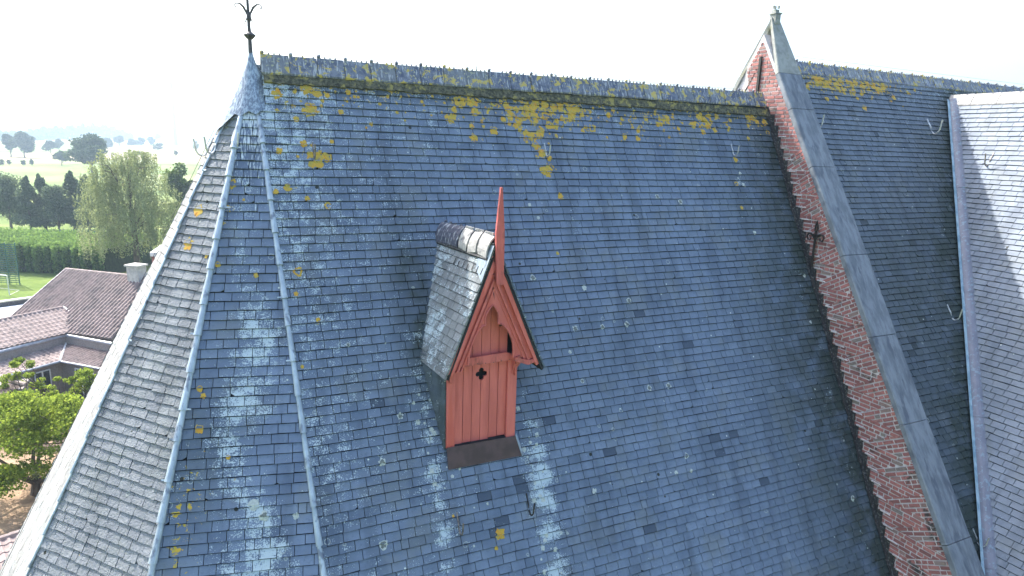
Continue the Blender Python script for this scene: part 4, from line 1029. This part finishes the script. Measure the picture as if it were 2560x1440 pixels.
# far woods: masses that nobody could count
def wood(x0, x1, yb, y0, y1, n, leaf, seed, depth=60):
    rs = np.random.RandomState(seed); a = G(x0, yb); b = G(x1, yb); s = size_at(a); m = mesh_root = empty('far_wood', (a+b)/2); COLr = m
    bpy.data.objects.remove(m)
    dirv = np.array([(a+b)[0], (a+b)[1], 0]); dirv = _n(dirv); u = rs.uniform(0, 1, n); hs = np.interp(u, np.linspace(0, 1, len(y0)), [(yb-v)/s for v in y0])
    P = a[None]+(b-a)[None]*u[:, None]+dirv[None]*rs.uniform(0, depth, n)[:, None]; lump = 1+.10*np.sin(u*57+seed)+.08*np.sin(u*131)
    P[:, 2] = GZ+hs*lump*rs.uniform(0, 1, n)**.6
    S = rs.uniform(.6, 1.3, n)*leaf; av = rs.normal(size=(n, 3)); av /= np.linalg.norm(av, axis=1)[:, None]; bv = np.cross(av, rs.normal(size=(n, 3))); bv /= np.linalg.norm(bv, axis=1)[:, None]
    V = np.empty((n*4, 3)); V[0::4] = P-av*S[:, None]*.5; V[1::4] = P+bv*S[:, None]*.5; V[2::4] = P+av*S[:, None]*.5; V[3::4] = P-bv*S[:, None]*.5
    o = mesh('far_wood', V, [(4*i, 4*i+1, 4*i+2, 4*i+3) for i in range(n)], LM['far'], attrs={'tone': np.repeat(np.clip(rs.normal(.45, .2, n), 0, 1), 4)})
    o['kind'] = 'stuff'
wood(-350, 100, 352, [330, 322, 326, 330, 322, 330], 0, 5000, 3, 1) if False else wood(-350, 110, 352, [330, 324, 320, 326], 330, 5000, 3.2, 1)
wood(70, 335, 351, [326, 318, 315, 308, 305, 306, 318, 330], 330, 7000, 3.4, 2)
wood(320, 900, 346, [334, 336, 330, 335, 333, 330, 334], 330, 5000, 3.4, 3)
wood(-600, 900, 341, [328, 326, 324, 328, 326, 330, 332, 334], 330, 5000, 6, 4, 150)
# garden shrub / small tree below the apse
gb = G(105, 1255); sg_ = size_at(gb)
def open_tree(name, base, h, wx, wy, label, cat, ncl, nleaf, leaf, seed, zlo=.35, kind='bright', fork=.12):
    rs = np.random.RandomState(seed); base = np.array(base, float); t = empty(name, base, label, cat)
    tb = MB(); f0 = base+[0, 0, h*fork]; tb.tube([base+[-.1, 0, 0], f0], [h*.045, h*.035], 7)
    limbs = []
    for k in range(7):
        a = rs.uniform(0, 6.28); e_ = f0+np.array([math.cos(a)*wx*.28, math.sin(a)*wy*.28, h*rs.uniform(.22, .42)]); m_ = (f0+e_)/2+[rs.uniform(-.2, .2), 0, -h*.03]
        tb.tube([f0-[0, 0, .05], m_, e_], [h*.024, h*.018, h*.010], 5); limbs.append(e_)
    C = []; RR = []
    for k in range(ncl):
        a = rs.uniform(0, 6.28); f = rs.uniform(0, 1)**.55; px_ = math.cos(a)*f*wx/2; py_ = math.sin(a)*f*wy/2
        top = h*(.98-.50*f**2); z = rs.uniform(zlo*h*(1.0), top) if rs.uniform() < .55 else top*rs.uniform(.88, 1.04)
        c = base+np.array([px_, py_, z]); rr = rs.uniform(.05, .10)*wx; C.append(c); RR.append((rr, rr, rr*rs.uniform(.38, .6)*(1 if wx > 5 else 1.6)))
        l_ = min(limbs, key=lambda q_: np.linalg.norm(q_-c)); tb.tube([l_, (l_+c)/2+[0, 0, -.12], c], [h*.009, h*.006, .008], 4)
    tb.build('trunk', M['bark'], t)
    C = np.array(C); RR = np.array(RR); w_ = RR[:, 0]**2; idx = rs.choice(len(C), nleaf, p=w_/w_.sum())
    d = rs.normal(size=(nleaf, 3)); d /= np.linalg.norm(d, axis=1)[:, None]
    P = C[idx]+d*RR[idx]*(rs.uniform(.1, 1.15, (nleaf, 1))**.6); tl = rs.normal(0, .16, len(C))
    leafmesh('crown', P, rs.uniform(.5, 1.35, nleaf)*leaf, LM[kind], t, rs, tone=.5+tl[idx]+rs.normal(0, .2, nleaf)); return t
open_tree('garden_tree', G(95, 1235), 4.9, 8.6, 6.0, 'bright yellow green garden tree in front of the tiled house', 'tree', 88, 42000, .105, 33)
open_tree('garden_shrub', G(205, 1085), 4.2, 3.2, 2.4, 'thin leafy shrub by the house windows', 'shrub', 34, 6500, .10, 34)
open_tree('garden_shrub', G(85, 1075), 4.6, 2.8, 2.2, 'open branched shrub against the left house wall', 'shrub', 26, 4200, .10, 36)
open_tree('garden_shrub', G(150, 1215), 1.3, 3.0, 2.0, 'low sparse shrub on bare soil under the bright tree', 'shrub', 14, 1500, .10, 35, zlo=.1, kind='willow')

# ------------------------------------------------------------------ houses
M['tile'] = mat_plain('roof_tile', (.16, .115, .105), (.25, .185, .17), 2.5, .75, bumpd=.01, bscale=30, c3=(.12, .09, .085), s3=1.2)
M['tile_pale'] = mat_plain('pale_roof_tile', (.24, .18, .165), (.33, .26, .24), 2.5, .75, bumpd=.01, bscale=30, c3=(.19, .15, .14), s3=1.2)
M['render'] = mat_plain('grey_brick_wall', (.22, .19, .18), (.28, .25, .235), 10, .9)
M['white'] = mat_plain('white_frame', (.62, .62, .62), (.72, .72, .72), 4, .5)
M['glass'] = mat_plain('window_glass', (.03, .035, .04), (.05, .055, .06), 2, .08)
M['gutter'] = mat_plain('grey_gutter', (.28, .30, .34), (.40, .42, .46), 3, .4, .3)
M['chim'] = mat_plain('chimney_stone', (.38, .36, .34), (.50, .48, .45), 4, .85)
M['flat'] = mat_plain('white_flat_roof', (.62, .63, .66), (.74, .75, .77), .6, .5)
M['redbrick'] = mat_plain('red_brick', (.30, .10, .08), (.38, .15, .12), 3, .9)
M['tarp'] = mat_plain('grey_tarpaulin', (.20, .20, .21), (.28, .28, .30), 2, .7)
def pantiles(name, quad, mat, parent, tw=.30, tl=.38, amp=.09):
    # quad: ridge-left, ridge-right, eave-right, eave-left on one plane
    q = [np.array(p, float) for p in quad]; pl = Plane(q[0], q[1]-q[0], (q[3]+q[2])/2-(q[0]+q[1])/2); pu = [pl.uv(p) for p in q]
    poly = ccw(pu); umin = min(p[0] for p in pu); umax = max(p[0] for p in pu); vmin = min(p[1] for p in pu); vmax = max(p[1] for p in pu)
    V = []; Fc = []; sub = 6
    v = vmin
    while v < vmax:
        u = umin; v1 = v+tl
        k = 0
        while u < umax:
            a, b = u, u+tw/sub
            c = clip([(a, v-.02), (b, v-.02), (b, v1), (a, v1)], poly)
            if len(c) > 2:
                n = len(c); base = len(V)
                for (x, y) in c:
                    ph = (x-umin)/tw*2*math.pi; z = amp*(.5+.5*math.sin(ph))**1.4+.022*(y-v)/tl
                    V.append(pl.at(x, y, z))
                Fc.append(list(range(base, base+n)))
                low = [i for i in range(n) if c[i][1] > v1-1e-6]
                if len(low) == 2:
                    i, j = low; base2 = len(V)
                    V += [V[base+i], V[base+j], V[base+j]-pl.n*.045, V[base+i]-pl.n*.045]; Fc.append([base2, base2+1, base2+2, base2+3])
            u = b; k += 1
        v = v1
    base = len(V); n = len(pu)
    V += [pl.at(x, y, -.03) for x, y in poly]+[pl.at(x, y, -.12) for x, y in poly]
    Fc += [list(range(base, base+n)), list(range(base+n, base+2*n))[::-1]]+[[base+i, base+(i+1) % n, base+n+(i+1) % n, base+n+i] for i in range(n)]
    return mesh(name, V, Fc, mat, parent)
def H3(x, y, h): return G(x, y, h)
house = empty('tiled_house', G(160, 960), 'low grey house with several brown pantiled roofs and a pale chimney', 'house')
# main roof
RA = H3(164, 673, 6.6); RBm = H3(331, 690, 6.6); dR = _n(RBm-RA); RBm = RA+dR*9.5
EA = H3(88, 778, 3.6); dwn = EA-RA; dwn -= dR*np.dot(dwn, dR); dwn[2] = -3.0
e1 = H3(165, 832, 3.6); e2 = H3(290, 856, 3.6)
perp = np.array([dR[1], -dR[0], 0]); perp = perp if np.dot(perp, e1-RA) > 0 else -perp
run_ = np.dot(e1-RA, perp)
Eq = [RA, RBm, RBm+perp*run_+np.array([0, 0, -3.0]), RA+perp*run_+np.array([0, 0, -3.0])]
pantiles('main_roof', Eq, M['tile'], house)
b = MB(); b.prism([RA+[0, 0, .0], RBm, RBm-perp*run_+[0, 0, -3.0], RA-perp*run_+[0, 0, -3.0]], (0, 0, -.1)); b.build('rear_roof', M['tile'], house)
def ridgeline(pa, pb, parent, r=.13, mat=None, name='ridge_cap'):
    b = MB(); n = max(2, int(np.linalg.norm(pb-pa)/.42)); 
    for i in range(n):
        p = pa+(pb-pa)*i/n; q_ = pa+(pb-pa)*(i+1)/n; b.tube([p, q_+(q_-p)*.06], [r*.88, r*1.06], 8)
    b.build(name, mat or M['tile_pale'], parent)
ridgeline(RA, RBm, house)
b = MB(); b.prism([RA+[0, 0, .06], Eq[3]+np.array([0, 0, .06]), Eq[3]-dR*.14+np.array([0, 0, .0]), RA-dR*.14], (0, 0, -.16)); b.build('verge', M['gutter'], house)
# walls under the main roof
b = MB(); wl_ = [RA+perp*run_*.93+dR*.2, RBm+perp*run_*.93, RBm-perp*run_*.93, RA-perp*run_*.93+dR*.2]
b.prism([np.array([p[0], p[1], GZ]) for p in wl_], (0, 0, 3.65)); b.build('wall', M['render'], house)
b = MB(); b.prism([RA+dR*.2+[0, 0, -.12], RA+dR*.2+perp*run_*.93+[0, 0, -3.0], RA+dR*.2-perp*run_*.93+[0, 0, -3.0]], dR*.2); b.build('gable_end', M['render'], house)
# left wing
WA = H3(158, 768, 4.75); WB = H3(0, 800, 4.75); dW = _n(WB-WA); WB = WA+dW*13
f1 = H3(163, 832, 3.6); pw_ = np.array([dW[1], -dW[0], 0]); pw_ = pw_ if np.dot(pw_, f1-WA) > 0 else -pw_
f2 = H3(0, 875, 3.6); rw = (np.dot(f1-WA, pw_)+np.dot(f2-WA, pw_))/2
pantiles('wing_roof', [WB, WA, WA+pw_*rw+np.array([0, 0, -1.15]), WB+pw_*rw+np.array([0, 0, -1.15])], M['tile_pale'], house)
ridgeline(WA, WB, house)
b = MB(); b.prism([WA, WB, WB-pw_*rw+[0, 0, -1.15], WA-pw_*rw+[0, 0, -1.15]], (0, 0, -.1)); b.build('rear_roof', M['tile_pale'], house)
ridgeline(WA+[0, 0, .05], WA+pw_*rw+np.array([0, 0, -1.07]), house, .07, M['white'], 'verge_trim')
# gutters between the upper roofs and the lower skirt
GA = H3(0, 880, 3.45); GB = H3(163, 838, 3.45); GC = H3(292, 862, 3.45); GA = GB+(GA-GB)*1.8; GC = GB+(GC-GB)*1.3
b = MB(); b.tube([GA, GB, GC], .11, 8); b.build('gutter', M['gutter'], house)
b = MB()
for pa_, pb_ in ((GA, GB), (GB, GC)): b.prism([pa_+[0, 0, -.1], pb_+[0, 0, -.1], pb_+[0, 0, -.75], pa_+[0, 0, -.75]], _n(np.cross(pb_-pa_, [0, 0, 1]))*-.1)
b.build('upper_wall', M['render'], house)
LA_ = H3(19, 940, 2.5); LB = H3(150, 904, 2.5); LC = H3(255, 923, 2.5); LA_ = LB+(LA_-LB)*2.0; LC = LB+(LC-LB)*1.5
dn = np.array([0, 0, -.62])
pantiles('skirt_roof', [GA+dn, GB+dn, LB, LA_], M['tile_pale'], house)
pantiles('skirt_roof', [GB+dn, GC+dn, LC, LB], M['tile'], house)
ridgeline(GB+dn+[0, 0, .06], LB+np.array([0, 0, .06]), house, .06, M['white'], 'valley_trim')
b = MB(); b.tube([LA_, LB, LC], .08, 8); b.build('gutter', M['gutter'], house)
inw = np.array([0, .35, 0]); b = MB()
for pa_, pb_ in ((LA_, LB), (LB, LC)):
    pa2 = np.array([pa_[0], pa_[1]+.35, GZ]); pb2 = np.array([pb_[0], pb_[1]+.35, GZ]); b.prism([pa2, pb2, pb2+[0, 0, 2.5], pa2+[0, 0, 2.5]], (0, .3, 0))
b.build('wall', M['render'], house)
# windows with arched heads on the wall under the skirt roof
def window(pa, pb, f0, f1, zlo, zhi, panes=2):
    a = pa+(pb-pa)*f0; c = pa+(pb-pa)*f1; d = _n(np.array([(c-a)[0], (c-a)[1], 0])); nn = np.array([d[1], -d[0], 0]); nn = nn if nn[1] < 0 else -nn
    wv = np.linalg.norm((c-a)[:2]); a = np.array([a[0], a[1]+.35, GZ])+nn*.01
    b = MB(); fr = .07
    b.box(a+d*fr/2+[0, 0, (zlo+zhi)/2], (fr, .08, zhi-zlo), (d, nn, (0, 0, 1)))
    b.box(a+d*(wv-fr/2)+[0, 0, (zlo+zhi)/2], (fr, .08, zhi-zlo), (d, nn, (0, 0, 1)))
    b.box(a+d*wv/2+[0, 0, zhi], (wv, .08, fr), (d, nn, (0, 0, 1)))
    for k in range(1, panes): b.box(a+d*wv*k/panes+[0, 0, (zlo+zhi)/2], (fr*1.3, .07, zhi-zlo), (d, nn, (0, 0, 1)))
    o = b.build('window', M['white'], house)
    b = MB(); b.box(a+d*wv/2+[0, 0, (zlo+zhi)/2], (wv-.04, .03, zhi-zlo-.03), (d, nn, (0, 0, 1))); b.build('pane', M['glass'], o)
window(LB, LC, .22, .52, .2, 2.1, 3); window(LB, LC, .60, .75, .2, 2.0, 1); window(LB, LA_, .12, .28, .3, 2.1, 2); window(LB, LA_, .40, .48, .2, 2.0, 1)
# chimney
cb_ = H3(345, 716, 5.9); b = MB(); b.box(cb_+np.array([0, 0, .45]), (1.0, .8, 2.2), (dR, perp, (0, 0, 1))); ch = b.build('chimney', M['chim'], house)
b = MB(); b.box(cb_+np.array([0, 0, 1.6]), (1.2, 1.0, .12), (dR, perp, (0, 0, 1))); b.build('cap', M['chim'], ch)
b = MB(); b.box(cb_+perp*.6+np.array([0, 0, -.35]), (1.25, .5, .04), (dR, _n(perp+np.array([0, 0, -.7])), _n(np.array([0, 0, 1])+perp*.7))); b.build('flashing', M['zinc'], ch)
# low annexe with tarpaulin at the left edge
ann = empty('annexe', G(20, 1060), 'small annexe with a brown tiled roof and grey tarpaulin at the left edge', 'annexe')
A1 = H3(66, 962, 2.9); A2 = H3(-140, 905, 2.9); A3 = H3(-140, 1015, 2.2); A4 = H3(52, 972, 2.35)
pantiles('roof', [A2, A1, A4, A3], M['tile'], ann); ridgeline(A1, A2, ann)
b = MB(); b.tube([A3, A4], .07, 6); b.build('gutter', M['gutter'], ann)
b = MB(); p = np.array([A3[0], A3[1]+.4, GZ]); q_ = np.array([A4[0], A4[1]+.4, GZ]); b.prism([p, q_, q_+[0, 0, 2.2], p+[0, 0, 2.1]], (0, 2.5, 0)); b.build('wall', M['render'], ann)
b = MB(); V = []
for i in range(9):
    for j in range(5):
        f = i/8; c = H3(-30, 1000, 2.1)*(1-f)+H3(48, 985, 2.1)*f; V.append((c[0], c[1]-.05-.25*math.sin(j/4*math.pi)-.1*math.sin(i*1.1), GZ+2.1-j*.45-.12*math.sin(f*math.pi)))
b.add(V, [(i*5+j, i*5+j+1, (i+1)*5+j+1, (i+1)*5+j) for i in range(8) for j in range(4)]); b.build('tarpaulin', M['tarp'], ann)
# white flat roofed building
fl_ = empty('flat_roofed_building', G(20, 800), 'white flat roofed building with a dark upstand behind the wing roof', 'building')
c1, c2, c3, c4 = H3(-200, 790, 3.6), H3(-200, 850, 3.6), H3(85, 800, 3.6), H3(108, 752, 3.6)
c1 = H3(-200, 795, 3.6)
b = MB(); b.prism([c1, c2, c3, c4], (0, 0, -.15)); b.build('roof', M['flat'], fl_)
b = MB(); b.prism([p-np.array([0, 0, .2]) for p in (c1, c2, c3, c4)], (0, 0, -3.4)); b.build('wall', M['render'], fl_)
b = MB(); e_ = np.array([0, 0, .35]); b.prism([c1, c4, c4+e_, c1+e_], _n(np.cross(c4-c1, [0, 0, 1]))*.18); b.prism([c4, c3, c3+e_, c4+e_], _n(np.cross(c3-c4, [0, 0, 1]))*.18); b.build('parapet', M['lead'], fl_)
b = MB(); e3 = np.array([0, 0, .37]); b.prism([c1+e3, c4+e3, c4+e3+[0, .35, 0], c1+e3+[0, .35, 0]], (0, 0, .05)); b.build('parapet_cap', M['flat'], fl_)
b = MB(); vp = H3(72, 785, 3.7); b.tube([vp, vp+[0, 0, .35]], .07, 8); b.tube([vp+[0, 0, .35], vp+[0, 0, .42]], .14, 8); b.build('roof_vent', M['lead'], fl_)
# red gabled building between tree and church
rg = empty('red_brick_building', G(400, 780), 'red brick building with white trim glimpsed beside the apse edge', 'building')
q0 = H3(379, 640, 6.5); dd = np.array([_X @ np.array([1, 0, 0]), 0, 0]); b = MB()
b.prism([(q0[0], q0[1], GZ), (q0[0]+6, q0[1]-1, GZ), (q0[0]+6, q0[1]-1, q0[2]), (q0[0], q0[1], q0[2])], (1.0, 6, 0)); b.build('wall', M['redbrick'], rg)
b = MB(); b.prism([(q0[0]-.1, q0[1]-.2, q0[2]), (q0[0]+6, q0[1]-1.2, q0[2]), (q0[0]+7, q0[1]+6, q0[2]), (q0[0]+.9, q0[1]+6, q0[2])], (0, 0, .35)); b.build('white_eaves', M['white'], rg)
# low tiled roof at the lower left corner
lo = empty('garden_shed', G(-20, 1600), 'shed with brown tiles and pale gutter in the lower left corner', 'shed')
B1 = H3(-260, 1330, 3.2); B2 = H3(62, 1322, 3.2); B3 = H3(30, 1430, 2.9); 
s1, s2 = H3(70, 1325, 2.9), H3(-160, 1400, 2.9); ds = _n(s2-s1); ps = np.array([ds[1], -ds[0], 0]); ps = ps if ps[1] < 0 else -ps
pantiles('roof', [s1, s2, s2+ps*3.0+[0, 0, -.9], s1+ps*3.0+np.array([0, 0, -.9])], M['tile_pale'], lo, tw=.26, tl=.36, amp=.05); ridgeline(s1, s2, lo, .12)
ridgeline(s1-ds*.05, s1-ds*.05+ps*3.0+np.array([0, 0, -.85]), lo, .05, M['white'], 'verge_trim')
b = MB(); w4 = [s1+ps*.2+ds*.2, s2+ps*.2, s2+ps*2.8, s1+ps*2.8+ds*.2]; b.prism([np.array([p[0], p[1], GZ]) for p in w4], (0, 0, 1.9)); b.build('wall', M['render'], lo)

# ------------------------------------------------------------------ sports ground: ball net, goal, green screen, rail, turbine
M['greenpole'] = mat_plain('green_paint', (.02, .09, .07), (.03, .13, .10), 5, .5)
def fence_net(name, x0, x1, yb, h, label, cat, bars, postx):
    p = G(x0, yb); q_ = G(x1, yb); t = empty(name, (p+q_)/2, label, cat); dz = np.array([0, 0, 1.]); L_ = np.linalg.norm(q_-p); d = _n(q_-p)
    b = MB()
    for i in range(bars): z = .3+(h-.35)*i/(bars-1); b.box((p+q_)/2+dz*z, (L_, .03, .085), (d, np.cross(dz, d), dz))
    for i in range(int(L_/.5)): b.box(p+d*(i+.5)*.5+dz*h/2, (.02, .02, h), (d, np.cross(dz, d), dz))
    b.build('mesh_panel', M['greenpole'], t)
    for f in postx:
        b = MB(); b.tube([p+d*L_*f, p+d*L_*f+dz*(h+.15)], .06, 6); b.build('post', M['greenpole'], t)
fence_net('ball_net', -90, 50, 712, 4.6, 'tall green ball stop fence before the hedge', 'fence', 20, (0, .35, .82, 1))
fence_net('low_fence', 55, 262, 588, .95, 'low green fence on the path behind the hedge', 'fence', 5, (0, .25, .5, .75, 1)) 
gl = empty('football_goal', G(15, 742), 'white football goal on the lawn at the left edge', 'goal'); b = MB(); g1, g2 = G(-60, 728), G(24, 738)
b.tube([g1, g1+[0, 0, 2.1], g2+[0, 0, 2.1], g2], .055, 6); b.tube([g1, g1+[.4, 2.2, 0], g2+[.4, 2.2, 0], g2], .04, 6); b.build('frame', M['white'], gl)
tb_ = G(437, 333.5) if False else None
tw_ = _n(ray(437, 330)*np.array([1, 1, 0]))*1150.0; tw_[2] = GZ
tur = empty('wind_turbine', tw_, 'faint white wind turbine on the hazy horizon', 'wind turbine'); b = MB()
hub = (ray(428, 209)/np.linalg.norm(ray(428, 209)[:2]))*1150.0; hz_ = hub[2]
b.tube([tw_, [tw_[0], tw_[1], hz_]], [3.2, 1.7], 12); b.build('mast', M['white'], tur)
b = MB(); b.box((tw_[0]-1, tw_[1]-2, hz_+1.2), (4.5, 9, 3.4)); b.build('nacelle', M['white'], tur)
for k in range(3):
    a = R(95+120*k); b = MB(); c = np.array([tw_[0]-1, tw_[1]-7, hz_+1.2]); dv = np.array([math.cos(a), 0, math.sin(a)])
    b.tube([c, c+dv*10, c+dv*42], [1.2, 1.7, .25], 6, flat=.35); b.build('blade', M['white'], tur)

# ------------------------------------------------------------------ air
hm = bpy.data.materials.new('haze'); hm.use_nodes = True; t = hm.node_tree; t.nodes.clear()
o = t.nodes.new('ShaderNodeOutputMaterial'); v = t.nodes.new('ShaderNodeVolumePrincipled')
v.inputs['Color'].default_value = (.56, .74, .92, 1); v.inputs['Density'].default_value = .0006; v.inputs['Anisotropy'].default_value = .35
t.links.new(v.outputs[0], o.inputs['Volume'])
hz0, hz1 = GZ-1, 135.0; S_ = 6100.0
V = [(x, y, z) for x in (-S_, S_) for y in (-S_, S_) for z in (hz0, hz1)]
hzo = mesh('haze', V, [(0, 1, 3, 2), (4, 6, 7, 5), (0, 4, 5, 1), (2, 3, 7, 6), (0, 2, 6, 4), (1, 5, 7, 3)], hm); hzo['kind'] = 'stuff'
hzo.display_type = 'WIRE'
